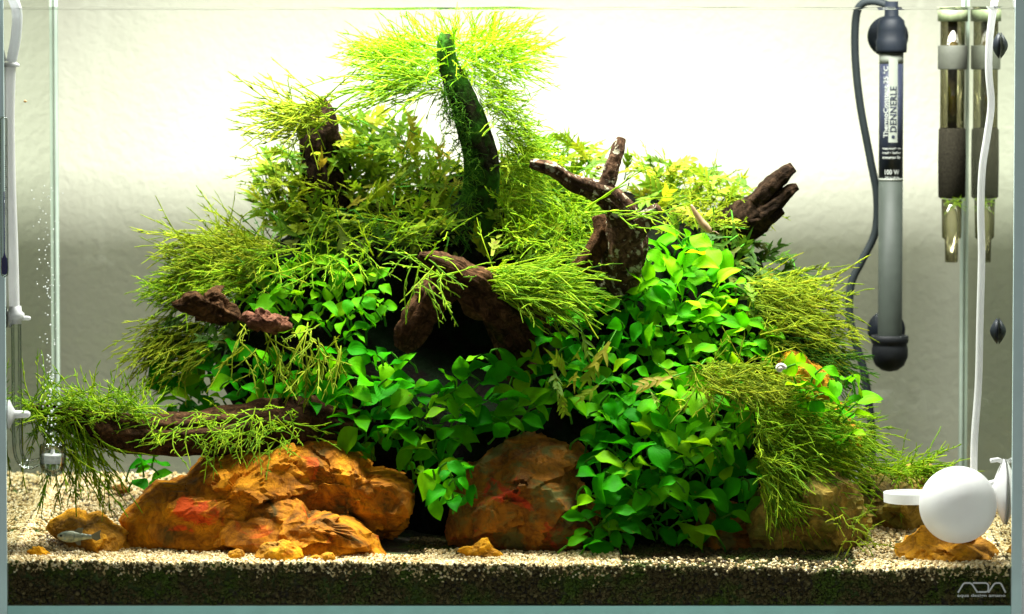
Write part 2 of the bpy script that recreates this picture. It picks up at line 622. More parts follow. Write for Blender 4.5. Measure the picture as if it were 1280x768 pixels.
M['moss_top'] = foliage('bright_moss', [(0, (0.16, 0.40, 0.004)), (0.5, (0.29, 0.54, 0.008)), (1, (0.44, 0.60, 0.015))], 0.45, 0.6, 0.1, island=True)
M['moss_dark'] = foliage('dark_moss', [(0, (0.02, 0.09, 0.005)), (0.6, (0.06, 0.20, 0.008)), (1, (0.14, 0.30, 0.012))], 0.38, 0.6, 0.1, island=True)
M['moss_olive'] = foliage('olive_moss', [(0, (0.14, 0.23, 0.008)), (0.5, (0.27, 0.38, 0.014)), (1, (0.42, 0.48, 0.025))], 0.42, 0.6, 0.1, island=True)

# ------------------------------------------------------------------ setting
FLOOR = -0.0056                    # top of the bottom pane
TW, TD, TZ, G = 0.294, 0.300, 0.354, 0.006       # inner half width, depth, rim height, glass
WALL_Y = 0.475
o = link('wall', box_mesh('wall', (-1.6, WALL_Y, -0.8), (1.6, WALL_Y + 0.1, 1.4), M['wall']))
tag(o, 'rough white plastered wall behind the tank', kind='structure')
o = link('stand', box_mesh('stand', (-0.34, -0.03, -0.72), (0.34, 0.34, -0.0185), plain('stand_grey', (0.35, 0.4, 0.4), 0.5), 0.002))
tag(o, 'grey cabinet top under the tank', kind='structure')

tank = empty('glass_tank', (0, 0.15, -0.018), 'rimless clear glass tank with teal edges holding plants and rocks', 'fish tank')
front = link('front_pane', box_mesh('front_pane', (-TW - G, -G, -0.018), (TW + G, 0, TZ), M['front']), tank)
link('back_pane', box_mesh('back_pane', (-TW - G, TD + 0.0002, -0.018), (TW + G, TD + G, TZ), M['back']), tank)
for s in (-1, 1):
    a, b = sorted((s * TW, s * (TW + G)))
    link('side_pane', box_mesh('side_pane', (a, 0.0032, -0.0178), (b, TD, TZ - 0.0002), M['pane']), tank)
    link('pane_edge', box_mesh('pane_edge', (a, 0.0004, -0.0178), (b, 0.003, TZ - 0.0002), M['teal_pale']), tank)
    sx = s * TW
    a, b = sorted((sx - s * 0.0002, sx - s * 0.0026))
    link('silicone_seam', box_mesh('silicone_seam', (a, TD - 0.0045, FLOOR), (b, TD - 0.0002, TZ - 0.003), M['silicone'], 0.001), tank)
link('bottom_pane', box_mesh('bottom_pane', (-TW + 0.0002, 0.0004, -0.0178), (TW - 0.0002, TD - 0.0002, FLOOR), M['teal']), tank)

# water surface
WZ = 0.343
nx, ny = 60, 30
X, Y = np.meshgrid(np.linspace(-TW + 0.0004, TW - 0.0004, nx), np.linspace(0.0003, TD - 0.0006, ny))
Z = WZ + 0.0005 * vnoise(np.stack([X.ravel() * 60, Y.ravel() * 60, 0 * X.ravel()], 1), 3).reshape(X.shape)
dm = np.minimum.reduce([X + TW, TW - X, Y, TD - Y])
Z = Z + 0.0016 * np.exp(-dm / 0.0015)
V = np.stack([X.ravel(), Y.ravel(), Z.ravel()], 1)
F = [(j * nx + i, j * nx + i + 1, (j + 1) * nx + i + 1, (j + 1) * nx + i) for j in range(ny - 1) for i in range(nx - 1)]
o = link('water', mesh_from('water', V, F, M['water']))
tag(o, 'clear still water surface just below the tank rim', kind='structure')


# substrate
def ground_z(x, y):
    x = np.asarray(x, dtype=np.float64)
    y = np.asarray(y, dtype=np.float64)
    q = np.stack([x.ravel() * 14, y.ravel() * 14, np.zeros(x.size)], 1)
    z = 0.0165 + 0.024 * np.clip(y / 0.3, 0, 1) ** 1.15 + 0.0022 * vnoise(q, 21).reshape(x.shape)
    left = np.clip((-x - 0.02) / 0.25, 0, 1)
    return z + 0.003 * left + 0.0008 * vnoise(q * 7, 22).reshape(x.shape)


nx, ny = 200, 90
xs = np.linspace(-TW + 0.0005, TW - 0.0005, nx)
ys = 0.0030 + (TD - 0.0040) * np.linspace(0, 1, ny) ** 1.2
X, Y = np.meshgrid(xs, ys)
Z = ground_z(X, Y) - 0.0012
V = np.stack([X.ravel(), Y.ravel(), Z.ravel()], 1)
F = [(j * nx + i, j * nx + i + 1, (j + 1) * nx + i + 1, (j + 1) * nx + i) for j in range(ny - 1) for i in range(nx - 1)]
nb = len(V)
bot = V[:nx].copy()
bot[:, 2] = FLOOR + 0.0003
V = np.vstack([V, bot])
F += [(i + 1, i, nb + i, nb + i + 1) for i in range(nx - 1)]
o = link('soil', mesh_from('soil', V, F, M['soil'], smooth=False))
tag(o, 'dark soil layer with green algae against the front glass', kind='structure')

# grains of gravel
ico = bmesh.new()
bmesh.ops.create_icosphere(ico, subdivisions=1, radius=1.0)
gv = np.array([v.co[:] for v in ico.verts])
gf = np.array([[v.index for v in f.verts] for f in ico.faces])
ico.free()


def grains(n, xr, yfun, rmin, rmax):
    x = rng.uniform(xr[0], xr[1], n)
    y = yfun(n)
    r = rng.uniform(rmin, rmax, n)
    z = ground_z(x, y) + rng.uniform(-0.0012, 0.0006, n)
    return x, y, z, r


sets = [grains(5200, (-0.292, -0.03), lambda n: 0.0015 + 0.030 * rng.random(n), 0.0007, 0.0013),
        grains(7500, (-0.2935, -0.16), lambda n: 0.025 + 0.27 * rng.random(n), 0.0008, 0.0014),
        grains(3300, (-0.05, 0.065), lambda n: 0.0015 + 0.05 * rng.random(n), 0.0007, 0.0012),
        grains(420, (0.06, 0.21), lambda n: 0.0015 + 0.03 * rng.random(n), 0.0007, 0.0012),  # sparse stretch, thinned further so the dark soil stands in for shade
        grains(5200, (0.205, 0.2935), lambda n: 0.0015 + 0.20 * rng.random(n) ** 1.3, 0.0007, 0.0013),
        grains(900, (-0.2935, -0.290), lambda n: 0.0015 + 0.28 * rng.random(n), 0.0008, 0.0014),
        grains(900, (0.290, 0.2935), lambda n: 0.0015 + 0.28 * rng.random(n), 0.0008, 0.0014)]
x, y, z, r = [np.concatenate(q) for q in zip(*sets)]
# the grains pressed against the pane, an uneven band
n2 = 2600
x2 = rng.uniform(-0.292, 0.292, n2)
dens = np.clip(np.where(x2 < 0.06, 1.0, np.where(x2 > 0.21, 0.9, 0.13)), 0, 1)  # few pale grains in the middle right, dark soil there imitates the shade
k = rng.random(n2) < dens
x2 = x2[k]
y2 = np.full(len(x2), 0.0019)
q2 = np.stack([x2 * 22, 0 * x2, 0 * x2], 1)
z2 = ground_z(x2, y2) - np.abs(rng.normal(0, 1, len(x2))) * (0.0026 + 0.004 * np.clip(fbm(q2, 3, 77) + 0.1, 0, 1))
x, y, z = np.concatenate([x, x2]), np.concatenate([y, y2]), np.concatenate([z, z2])
r = np.concatenate([r, rng.uniform(0.0007, 0.0011, len(x2))])
n = len(x)
A = rng.normal(size=(n, 3, 3))
Qm, _ = np.linalg.qr(A)
sc = rng.uniform(0.7, 1.25, (n, 1, 3))
V = (gv[None] * sc * rng.uniform(0.85, 1.15, (n, 12, 1))) @ Qm * r[:, None, None] + np.stack([x, y, z], 1)[:, None, :]
V[:, :, 1] = np.maximum(V[:, :, 1], 0.0006)
Fg = (gf[None] + (np.arange(n) * 12)[:, None, None]).reshape(-1, 3)
o = link('gravel', mesh_from('gravel', V.reshape(-1, 3), Fg, M['gravel'], smooth=False))
tag(o, 'pale beige mixed gravel covering the tank floor', 'gravel', kind='stuff')


# soil granules pressed against the front pane
n = 7500
x = rng.uniform(-0.2925, 0.2925, n)
z = FLOOR + 0.0012 + (ground_z(x, np.full(n, 0.002)) - 0.001 - FLOOR) * rng.random(n)
y = rng.uniform(0.0011, 0.0024, n)
m2 = 6500                                # and lying open between the plants
xb, yb = rng.uniform(-0.06, 0.23, m2), 0.002 + 0.10 * rng.random(m2)
x, y, z = np.concatenate([x, xb]), np.concatenate([y, yb]), np.concatenate([z, ground_z(xb, yb) - 0.0008])
n += m2
r = rng.uniform(0.0006, 0.0014, n)
A = rng.normal(size=(n, 3, 3))
Qm, _ = np.linalg.qr(A)
V = (gv[None] * rng.uniform(0.7, 1.25, (n, 1, 3)) * rng.uniform(0.85, 1.15, (n, 12, 1))) @ Qm * r[:, None, None] + np.stack([x, y, z], 1)[:, None, :]
V[:, :, 1] = np.maximum(V[:, :, 1], 0.0005)
Fg = (gf[None] + (np.arange(n) * 12)[:, None, None]).reshape(-1, 3)


def soil_grain_mat():
    m, nt, out = new_mat('soil_granules')
    p = N(nt, 'ShaderNodeBsdfPrincipled')
    rnd = N(nt, 'ShaderNodeNewGeometry').outputs['Random Per Island']
    r_ = ramp(nt, [(0.0, (0.040, 0.030, 0.010)), (0.6, (0.062, 0.047, 0.017)), (0.93, (0.085, 0.066, 0.026)), (1.0, (0.15, 0.115, 0.05))])
    nt.links.new(rnd, r_.inputs['Fac'])
    n2 = noise(nt, 45, 5, 0.65, 0.3, pos(nt))
    r2 = ramp(nt, [(0.48, (0, 0, 0)), (0.64, (0.85, 0.85, 0.85))])
    nt.links.new(n2.outputs['Fac'], r2.inputs['Fac'])
    c = mixc(nt, r2.outputs['Color'], r_.outputs['Color'], (0.040, 0.075, 0.006))
    nt.links.new(c, p.inputs['Base Color'])
    p.inputs['Roughness'].default_value = 0.8
    p.inputs['Specular IOR Level'].default_value = 0.1
    nt.links.new(p.outputs[0], out.inputs['Surface'])
    return m


o = link('soil_granules', mesh_from('soil_granules', V.reshape(-1, 3), Fg, soil_grain_mat(), smooth=False))
tag(o, 'dark soil granules with green algae pressed against the front glass', 'soil', kind='stuff')


# ------------------------------------------------------------------ rocks
def ico_dirs(sub):
    bm = bmesh.new()
    bmesh.ops.create_icosphere(bm, subdivisions=sub, radius=1.0)
    v = np.array([q.co[:] for q in bm.verts])
    f = [tuple(q.index for q in g.verts) for g in bm.faces]
    bm.free()
    return v, f


ICO = {k: ico_dirs(k) for k in (3, 4, 5, 6)}


def rock_shape(outline, Y, depth, sub=5, planes=34, seed=0, rough=0.10, facet=0.85, tiltback=0.0):
    """outline: star-shaped silhouette in photograph pixels; depth: half thickness in metres"""
    r_ = np.random.default_rng(seed)
    d, f = ICO[sub]
    pts = np.array([P(a, b, Y)[:] for a, b in outline])
    c = np.array([(pts[:, 0].min() + pts[:, 0].max()) / 2, Y, (pts[:, 2].min() + pts[:, 2].max()) / 2])
    q = pts - c
    ang = np.arctan2(q[:, 2], q[:, 0])
    rad = np.hypot(q[:, 0], q[:, 2])
    o_ = np.argsort(ang)
    ang, rad = ang[o_], rad[o_]
    ang = np.concatenate([ang - 2 * math.pi, ang, ang + 2 * math.pi])
    rad = np.tile(rad, 3)
    th = np.arctan2(d[:, 2], d[:, 0])
    R = np.interp(th, ang, rad)
    nrm = r_.normal(size=(planes, 3))
    nrm /= np.linalg.norm(nrm, axis=1)[:, None]
    off = r_.uniform(0.62, 0.95, planes)
    dots = d @ nrm.T
    pr = np.where(dots > 0.05, off[None] / np.maximum(dots, 0.05), 9).min(1)
    pr = np.minimum(pr, 1.15)
    m = np.hypot(d[:, 0], d[:, 2])
    front = 1 - m
    k = pr * (facet + (1 - facet)) / 1.0
    # keep the silhouette close to the outline, let the faces be cut by the planes
    kk = 1 - (1 - np.minimum(k, 1.0)) * np.clip(0.35 + 1.6 * front, 0, 1)
    ny = d[:, 1] * k
    px_ = R * m * kk
    V = np.stack([c[0] + px_ * np.cos(th), c[1] + depth * ny, c[2] + px_ * np.sin(th)], 1)
    size = np.mean(rad)
    def chip(K, amp, sd):
        rr = np.random.default_rng(sd)
        cs = V[rr.integers(0, len(V), K)] + rr.normal(0, 0.05 * size, (K, 3))
        W_ = V + np.stack([fbm(V / size * 4, 3, sd + q) for q in range(3)], 1) * 0.12 * size
        D_ = np.full(len(V), 1e9)
        I_ = np.zeros(len(V), dtype=int)
        st = np.array([1.0, 1.0, 1.7])
        for q in range(K):
            dd = (((W_ - cs[q]) * st) ** 2).sum(1)
            w_ = dd < D_
            D_[w_] = dd[w_]
            I_[w_] = q
        g_ = rr.normal(0, 1, (K, 3))
        h_ = rr.uniform(-1, 1, K)
        rl = size * 1.8 / math.sqrt(K)
        return amp * size * (0.55 * h_[I_] + 0.9 * ((V - cs[I_]) * g_[I_]).sum(1) / rl)
    nn = fbm(V / size * 1.6 + seed, 5, seed) * rough * 0.45 * size
    nn = nn + chip(22, rough * 0.60, seed + 1) + chip(110, rough * 0.22, seed + 2) + chip(500, rough * 0.06, seed + 3)
    rid = (0.35 - np.abs(fbm(V / size * 3.1 + seed * 3, 4, seed + 9))) * rough * 0.3 * size
    step = np.round((V[:, 2] + 0.3 * V[:, 0]) / size * 5 + 2 * fbm(V / size * 2, 2, seed + 4)) * 0.0
    nd = np.stack([d[:, 0], d[:, 1], d[:, 2]], 1)
    V = V + nd * (nn + rid + step)[:, None]
    V[:, 1] += tiltback * (V[:, 2] - c[2])
    return V, f


def rock(name, parts, mat, label, cat='rock', group=None, smooth=False):
    V, F = join(parts)
    me = mesh_from(name, V, F, mat, smooth)
    lo = V.min(0)
    base = Vector(((V[:, 0].min() + V[:, 0].max()) / 2, (V[:, 1].min() + V[:, 1].max()) / 2, lo[2]))
    me.transform(Matrix.Translation(-base))
    o = link(name, me)
    o.location = base
    return tag(o, label, cat, group)


rock('rock', [
    rock_shape([(140, 652), (170, 622), (215, 590), (280, 562), (340, 560), (375, 545), (400, 548), (430, 572), (470, 590), (420, 640), (360, 690), (300, 704), (200, 700), (150, 690)], 0.078, 0.050, 6, 40, 3, 0.10, tiltback=0.35),
    rock_shape([(330, 570), (400, 560), (470, 582), (525, 592), (536, 618), (520, 650), (500, 668), (440, 672), (380, 650), (340, 610)], 0.088, 0.046, 6, 36, 8, 0.10, tiltback=0.1),
    rock_shape([(290, 640), (340, 622), (385, 640), (430, 650), (470, 668), (488, 690), (470, 702), (400, 704), (320, 706), (285, 690)], 0.045, 0.026, 5, 30, 5, 0.12, tiltback=0.4),
], M['rock'], 'largest ochre rock with red patches and a shadowed ledge on the gravel')
rock('rock', [rock_shape([(549, 650), (560, 600), (590, 565), (640, 546), (700, 548), (742, 560), (752, 620), (745, 690), (640, 700), (555, 690)], 0.080, 0.048, 6, 34, 14, 0.09, tiltback=0.25)],
     M['rock_dull'], 'brown blocky rock with a red band standing right of the largest rock')
rock('rock', [rock_shape([(935, 690), (940, 620), (975, 575), (1030, 572), (1075, 600), (1088, 650), (1070, 695), (1000, 702)], 0.085, 0.045, 5, 30, 23, 0.10, tiltback=0.2)],
     M['rock_olive'], 'olive yellow boulder half covered by draping moss')
rock('rock', [rock_shape([(955, 560), (960, 455), (982, 428), (1016, 446), (1050, 492), (1072, 545), (1060, 600), (980, 620)], 0.140, 0.045, 5, 26, 31, 0.10)],
     M['rock_bright'], 'bright orange upright rock showing through leaves above the draping moss')
rock('rock', [rock_shape([(1078, 680), (1082, 590), (1110, 583), (1160, 588), (1180, 610), (1178, 672), (1140, 690)], 0.150, 0.035, 5, 26, 37, 0.10)],
     M['rock_olive'], 'yellowish mossy rock standing behind the white round suction disc')
rock('rock', [rock_shape([(1110, 692), (1130, 676), (1180, 668), (1225, 672), (1252, 692), (1240, 706), (1170, 712), (1115, 708)], 0.045, 0.026, 5, 22, 41, 0.12, tiltback=0.8)],
     M['rock_bright'], 'flat orange rock lying below the white round suction disc')
rock('rock', [rock_shape([(52, 655), (75, 643), (110, 645), (140, 655), (160, 668), (157, 692), (120, 690), (80, 676)], 0.060, 0.022, 5, 18, 47, 0.12, tiltback=0.6)],
     M['rock_bright'], 'small brown and orange wedge stone behind the little fish')
rock('rock', [rock_shape([(850, 690), (860, 640), (900, 622), (945, 640), (960, 690), (900, 705)], 0.095, 0.035, 5, 22, 53, 0.10)],
     M['rock_dull'], 'dark shaded rock under the broad leaves beside the olive boulder')
chips = [((317, 690), (345, 672), (372, 677), (383, 692), (372, 700), (335, 698), 0.018, 0.009, 'orange angular stone chip lying before the largest rock'),
         ((285, 690), (293, 683), (304, 683), (306, 690), (300, 694), (288, 693), 0.014, 0.004, 'tiny yellow stone chip on gravel left of the angular chip'),
         ((384, 696), (400, 690), (420, 690), (418, 699), (400, 702), (388, 700), 0.014, 0.006, 'low flat yellow chip touching the foot of the largest rock'),
         ((570, 684), (590, 678), (618, 681), (632, 689), (610, 692), (580, 690), 0.030, 0.006, 'thin orange stone sliver in front of the blocky rock'),
         ((34, 684), (44, 679), (58, 683), (64, 689), (50, 692), (38, 690), 0.022, 0.005, 'small orange chip on gravel near the side pane with the hose'),
         ((138, 611), (146, 607), (158, 608), (166, 612), (156, 616), (144, 615), 0.225, 0.005, 'small red stone chip on the gravel under the mossy log')]
for k, c in enumerate(chips):
    rock('stone_chip', [rock_shape([(a_, b_ + (5 if k < 5 else 0)) for a_, b_ in c[:6]], c[6], c[7], 4, 12, 60 + k, 0.10)], M['rock_bright'] if k != 5 else M['rock_dull'], c[8], 'stone', 'loose stone chips on the gravel')

# ------------------------------------------------------------------ hill of roots
rows = [  # py, left, right, centre depth, half depth
    (238, 500, 760, 0.200, 0.022), (258, 400, 880, 0.197, 0.038), (280, 345, 920, 0.193, 0.050), (320, 285, 965, 0.190, 0.066), (400, 255, 1000, 0.185, 0.082),
    (470, 250, 1025, 0.180, 0.096), (525, 290, 1040, 0.178, 0.104), (560, 360, 1045, 0.178, 0.110), (620, 440, 1045, 0.178, 0.116), (700, 470, 1040, 0.178, 0.120)]
RZ, RX, RA, RC, RB = [], [], [], [], []
for py, l, r_, c, b in rows:
    a_, b_ = P(l, py, c), P(r_, py, c)
    RZ.append(a_.z)
    RX.append((a_.x + b_.x) / 2)
    RA.append((b_.x - a_.x) / 2)
    RC.append(c)
    RB.append(b)
RZ, RX, RA, RC, RB = [np.array(q)[::-1] for q in (RZ, RX, RA, RC, RB)]


def hill(z):
    return [np.interp(z, RZ, q) for q in (RX, RA, RC, RB)]


def ysurf(px, py):
    y_ = 0.1
    for _ in range(8):
        p = P(px, py, y_)
        xc, a, c, b = hill(p.z)
        u = (p.x - xc) / a
        y_ = 0.5 * y_ + 0.5 * (c - b * math.sqrt(max(0.0, 1 - u * u)))
    return y_


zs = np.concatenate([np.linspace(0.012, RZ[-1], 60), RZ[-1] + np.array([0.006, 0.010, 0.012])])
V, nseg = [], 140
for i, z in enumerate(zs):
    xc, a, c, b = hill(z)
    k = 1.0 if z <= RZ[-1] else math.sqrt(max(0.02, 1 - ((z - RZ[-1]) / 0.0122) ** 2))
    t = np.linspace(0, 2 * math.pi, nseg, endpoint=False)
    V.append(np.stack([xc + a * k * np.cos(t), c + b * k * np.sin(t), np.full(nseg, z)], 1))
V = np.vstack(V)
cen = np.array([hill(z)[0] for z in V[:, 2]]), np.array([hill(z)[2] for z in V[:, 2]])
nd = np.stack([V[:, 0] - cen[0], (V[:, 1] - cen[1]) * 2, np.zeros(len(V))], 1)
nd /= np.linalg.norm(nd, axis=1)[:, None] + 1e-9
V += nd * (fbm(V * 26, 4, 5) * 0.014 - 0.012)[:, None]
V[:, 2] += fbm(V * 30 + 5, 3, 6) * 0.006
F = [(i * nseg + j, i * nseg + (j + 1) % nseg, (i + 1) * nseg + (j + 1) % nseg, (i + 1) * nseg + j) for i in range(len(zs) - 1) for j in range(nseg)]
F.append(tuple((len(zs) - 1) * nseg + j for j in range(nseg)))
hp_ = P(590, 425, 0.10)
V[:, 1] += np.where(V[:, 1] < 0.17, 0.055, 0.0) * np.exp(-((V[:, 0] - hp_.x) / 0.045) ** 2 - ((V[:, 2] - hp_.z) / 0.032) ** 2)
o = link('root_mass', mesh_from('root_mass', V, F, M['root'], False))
tag(o, 'mound of tangled roots coloured near-black as shade in the gaps, hidden beneath the planted hill', 'driftwood')


# ------------------------------------------------------------------ driftwood
def limb(path, n=60, sides=24, rough=0.25, ridge=0.35, seed=0):
    pts = np.array([P(a, b, c)[:] for a, b, c, d in path])
    rad = np.array([[d * S(c)] * 3 for a, b, c, d in path])
    n = max(n, 12)
    C = catmull(pts, n)
    R = np.maximum(catmull(rad, n)[:, 0], 0.0003)
    return tube(C, R, sides * 2, True, rough, ridge, seed)


def wood(parts, mat, label, name='driftwood', cat='driftwood'):
    V, F = join(parts)
    base = Vector((V[:, 0].mean(), V[:, 1].mean(), V[:, 2].min()))
    me = mesh_from(name, V - np.array(base[:]), F, mat, True)
    o = link(name, me)
    o.location = base
    return tag(o, label, cat)


wood([limb([(600, 330, 0.165, 30), (596, 270, 0.158, 24), (603, 215, 0.152, 22), (593, 165, 0.148, 20), (574, 115, 0.146, 16), (560, 80, 0.144, 12), (557, 56, 0.143, 10.5), (558, 42, 0.143, 7)], 80, 28, 0.18, 0.2, 1)],
     M['wood_moss'], 'tall dark curved driftwood branch rising to the water surface under moss')
wood([limb([(412, 300, 0.185, 34), (405, 240, 0.182, 28), (398, 190, 0.180, 23), (399, 158, 0.178, 22), (396, 136, 0.177, 17), (390, 127, 0.177, 8)], 60, 28, 0.3, 0.5, 2),
      limb([(432, 215, 0.180, 9), (424, 185, 0.178, 7), (414, 160, 0.176, 6), (408, 146, 0.176, 3)], 24, 14, 0.3, 0.4, 3)],
     M['wood_dark'], 'blunt dark driftwood stump with pale thin moss on its top')
wood([limb([(772, 365, 0.125, 28), (780, 328, 0.112, 26), (784, 298, 0.102, 24), (778, 270, 0.096, 19), (762, 248, 0.092, 16), (740, 237, 0.088, 13), (714, 227, 0.084, 10.5), (692, 213, 0.080, 8.5), (672, 207, 0.078, 7), (662, 205, 0.078, 5)], 90, 26, 0.4, 0.35, 5),
      limb([(750, 247, 0.090, 13), (759, 226, 0.091, 9.5), (766, 205, 0.093, 8.5), (773, 186, 0.096, 8), (777, 173, 0.098, 5)], 40, 18, 0.5, 0.3, 6),
      limb([(780, 300, 0.100, 20), (800, 280, 0.092, 14), (814, 268, 0.088, 9), (824, 260, 0.086, 6)], 30, 18, 0.4, 0.35, 7)],
     M['wood_lichen'], 'forked brown driftwood antler with grey lichen patches above the bright leaves')
wood([limb([(690, 372, 0.115, 14), (712, 348, 0.108, 13), (738, 322, 0.104, 12), (752, 292, 0.104, 11), (748, 270, 0.106, 8)], 40, 18, 0.3, 0.4, 8)],
     M['wood_red'], 'light brown driftwood root leaning behind the base of the forked antler')
wood([limb([(900, 300, 0.185, 26), (930, 280, 0.180, 26), (952, 258, 0.176, 22), (966, 243, 0.174, 14)], 50, 22, 0.35, 0.5, 9),
      limb([(945, 255, 0.172, 13), (965, 233, 0.170, 12), (981, 217, 0.168, 9), (992, 209, 0.168, 6)], 40, 14, 0.4, 0.6, 10),
      limb([(950, 268, 0.170, 13), (972, 252, 0.168, 9), (988, 238, 0.167, 7), (997, 233, 0.167, 4)], 40, 14, 0.4, 0.6, 11),
      limb([(940, 278, 0.172, 15), (962, 272, 0.170, 10), (978, 262, 0.169, 5)], 30, 14, 0.4, 0.6, 12)],
     M['wood_dark'], 'splintered dark driftwood branch pointing out of the ferns toward the heater')
wood([limb([(672, 430, 0.110, 24), (640, 394, 0.090, 27), (605, 366, 0.078, 26), (570, 344, 0.068, 22), (540, 328, 0.062, 14), (524, 319, 0.060, 5)], 70, 28, 0.6, 0.8, 13),
      limb([(560, 345, 0.085, 20), (538, 374, 0.084, 22), (520, 404, 0.083, 20), (508, 428, 0.083, 15), (502, 438, 0.083, 8)], 50, 24, 0.6, 0.8, 14),
      limb([(630, 385, 0.125, 26), (640, 420, 0.125, 24), (650, 470, 0.125, 24), (660, 520, 0.125, 24)], 40, 28, 0.3, 0.5, 15)],
     M['wood_red'], 'broad arched brown driftwood over the dark hollow in the centre')
wood([limb([(440, 535, 0.110, 30), (390, 530, 0.098, 31), (330, 532, 0.085, 30), (270, 540, 0.075, 29), (205, 543, 0.066, 25), (150, 540, 0.058, 22), (100, 528, 0.052, 17), (60, 516, 0.048, 11), (35, 512, 0.046, 6)], 110, 28, 0.22, 0.35, 16)],
     M['wood_red'], 'long horizontal driftwood log reaching over the gravel beside the largest rock')
wood([rock_shape([(220, 377), (232, 367), (256, 372), (266, 361), (284, 378), (300, 398), (262, 401), (236, 393)], 0.092, 0.010, 5, 9, 71, 0.22, tiltback=-0.3)],
     M['wood_red'], 'short dark broken driftwood stub poking out among moss by the pale shoots')
wood([rock_shape([(302, 398), (316, 392), (340, 393), (358, 400), (360, 410), (346, 414), (326, 413), (308, 407)], 0.086, 0.010, 5, 8, 77, 0.20, tiltback=-0.2)],
     wood_mat('pink_wood', (0.12, 0.05, 0.028), (0.28, 0.13, 0.08)), 'pinkish brown driftwood end beneath the small pale leaves')

# ------------------------------------------------------------------ broad-leaf plants
def leaf_mesh(name, seed, mat):
    r_ = random.Random(seed)
    nu, nv = 8, 4
    prof_u = [0, 0.06, 0.16, 0.32, 0.48, 0.66, 0.82, 0.93, 1.0]
    prof_w = [0.06, 0.30, 0.62, 0.95, 1.0, 0.86, 0.54, 0.24, 0.0]
    hw = r_.uniform(0.29, 0.38)
    fold = r_.uniform(0.05, 0.55)
    droop = r_.uniform(0.15, 0.85)
    side = r_.uniform(-0.10, 0.10)
    wav = r_.uniform(0.02, 0.08)
    ph = r_.uniform(0, 6)
    V = []
    for i in range(nu + 1):
        u = i / nu
        w = np.interp(u, prof_u, prof_w) * hw
        yy = math.sin(u * droop * 1.2) / (droop * 1.2)
        zz = -(1 - math.cos(u * droop * 1.6)) / (droop * 1.6)
        for j in range(nv + 1):
            v = (j / nv) * 2 - 1
            V.append((v * w + side * u * u, yy, zz + fold * w * abs(v) ** 1.4 + wav * math.sin(u * 9 + ph + v * 2) * abs(v)))
    F = [(i * (nv + 1) + j, i * (nv + 1) + j + 1, (i + 1) * (nv + 1) + j + 1, (i + 1) * (nv + 1) + j) for i in range(nu) for j in range(nv)]
    return mesh_from(name, V, F, mat)


LEAVES = {m: [leaf_mesh('leaf', 100 + k, M[m]) for k in range(20)] for m in ('leaf', 'leaf_pale')}


def frame(d, nrm):
    d = Vector(d).normalized()
    x = d.cross(Vector(nrm))
    if x.length < 1e-5:
        x = d.cross(Vector((1, 0, 0)))
    x.normalize()
    z = x.cross(d)
    return Matrix((x, d, z)).transposed()


def in_poly(p, poly):
    x, y = p
    c = False
    j = len(poly) - 1
    for i in range(len(poly)):
        xi, yi = poly[i]
        xj, yj = poly[j]
        if (yi > y) != (yj > y) and x < (xj - xi) * (y - yi) / (yj - yi) + xi:
            c = not c
        j = i
    return c


def scatter(poly, spacing, seed, tries=30):
    r_ = random.Random(seed)
    xs_ = [p[0] for p in poly]
    ys_ = [p[1] for p in poly]
    area = (max(xs_) - min(xs_)) * (max(ys_) - min(ys_))
    out = []
    for _ in range(int(area / spacing ** 2 * tries)):
        p = (r_.uniform(min(xs_), max(xs_)), r_.uniform(min(ys_), max(ys_)))
        if in_poly(p, poly) and all((p[0] - q[0]) ** 2 + (p[1] - q[1]) ** 2 > spacing ** 2 for q in out):
            out.append(p)
    return out


def broad_plant(poly, label, size=34, spacing=20, off=(0.004, 0.024), seed=0, mat='leaf', bias=(0, -0.42, 0.10), layers=2, spread=0.9, depth=None):
    r_ = random.Random(seed)
    cx = sum(p[0] for p in poly) / len(poly)
    cy = sum(p[1] for p in poly) / len(poly)
    yc = depth if depth is not None else ysurf(cx, cy)
    root = P(cx, cy, yc + 0.005)
    t = empty('broad_leaf_plant', root, label, 'plant', 'broad-leaved plants on the driftwood hill')
    stems = []
    # rhizome that runs behind the leaves
    for layer in range(layers):
        for (px, py) in scatter(poly, spacing * (0.72 if layer == 0 else 1.0), seed + layer * 50):
            ys_ = depth if depth is not None else ysurf(px, py)
            Y_ = ys_ - (r_.uniform(*off) if layer == 0 else r_.uniform(-0.006, off[0]))
            p = P(px, py, Y_)
            side = (px - cx) / 120.0
            d = Vector((bias[0] + side * 0.5 + r_.gauss(0, spread), bias[1] + r_.gauss(0, 0.45), bias[2] + r_.gauss(0, 0.55)))
            nrm = Vector((r_.gauss(0, 0.4), -0.55 + r_.gauss(0, 0.35), 0.95 + r_.gauss(0, 0.25)))
            L = 0.93 * size * S(Y_) * r_.choice((0.62, 0.8, 0.95, 1.05, 1.2)) * r_.uniform(0.9, 1.1)
            m3 = frame(d, nrm)
            d = d.normalized()
            base = p - d * (L * 0.45)
            me = r_.choice(LEAVES[mat])
            W = Matrix.Translation(base) @ m3.to_4x4() @ Matrix.Diagonal((L * r_.uniform(0.85, 1.1), L, L, 1))
            link('leaf', me, t, W)
            q = base + Vector((-d.x * 0.006, 0.008, -0.004 - 0.006 * r_.random())) 
            mid = (base + q) / 2 - d * L * 0.12
            stems.append(tube(catmull([q[:], mid[:], base[:]], 5), np.linspace(0.0008, 0.0006, 5), 5, False))
    V, F = join(stems)
    so = link('leaf_stalks', mesh_from('leaf_stalks', V, F, M['stem']), t)
    so['kind'] = 'stuff'
    return t


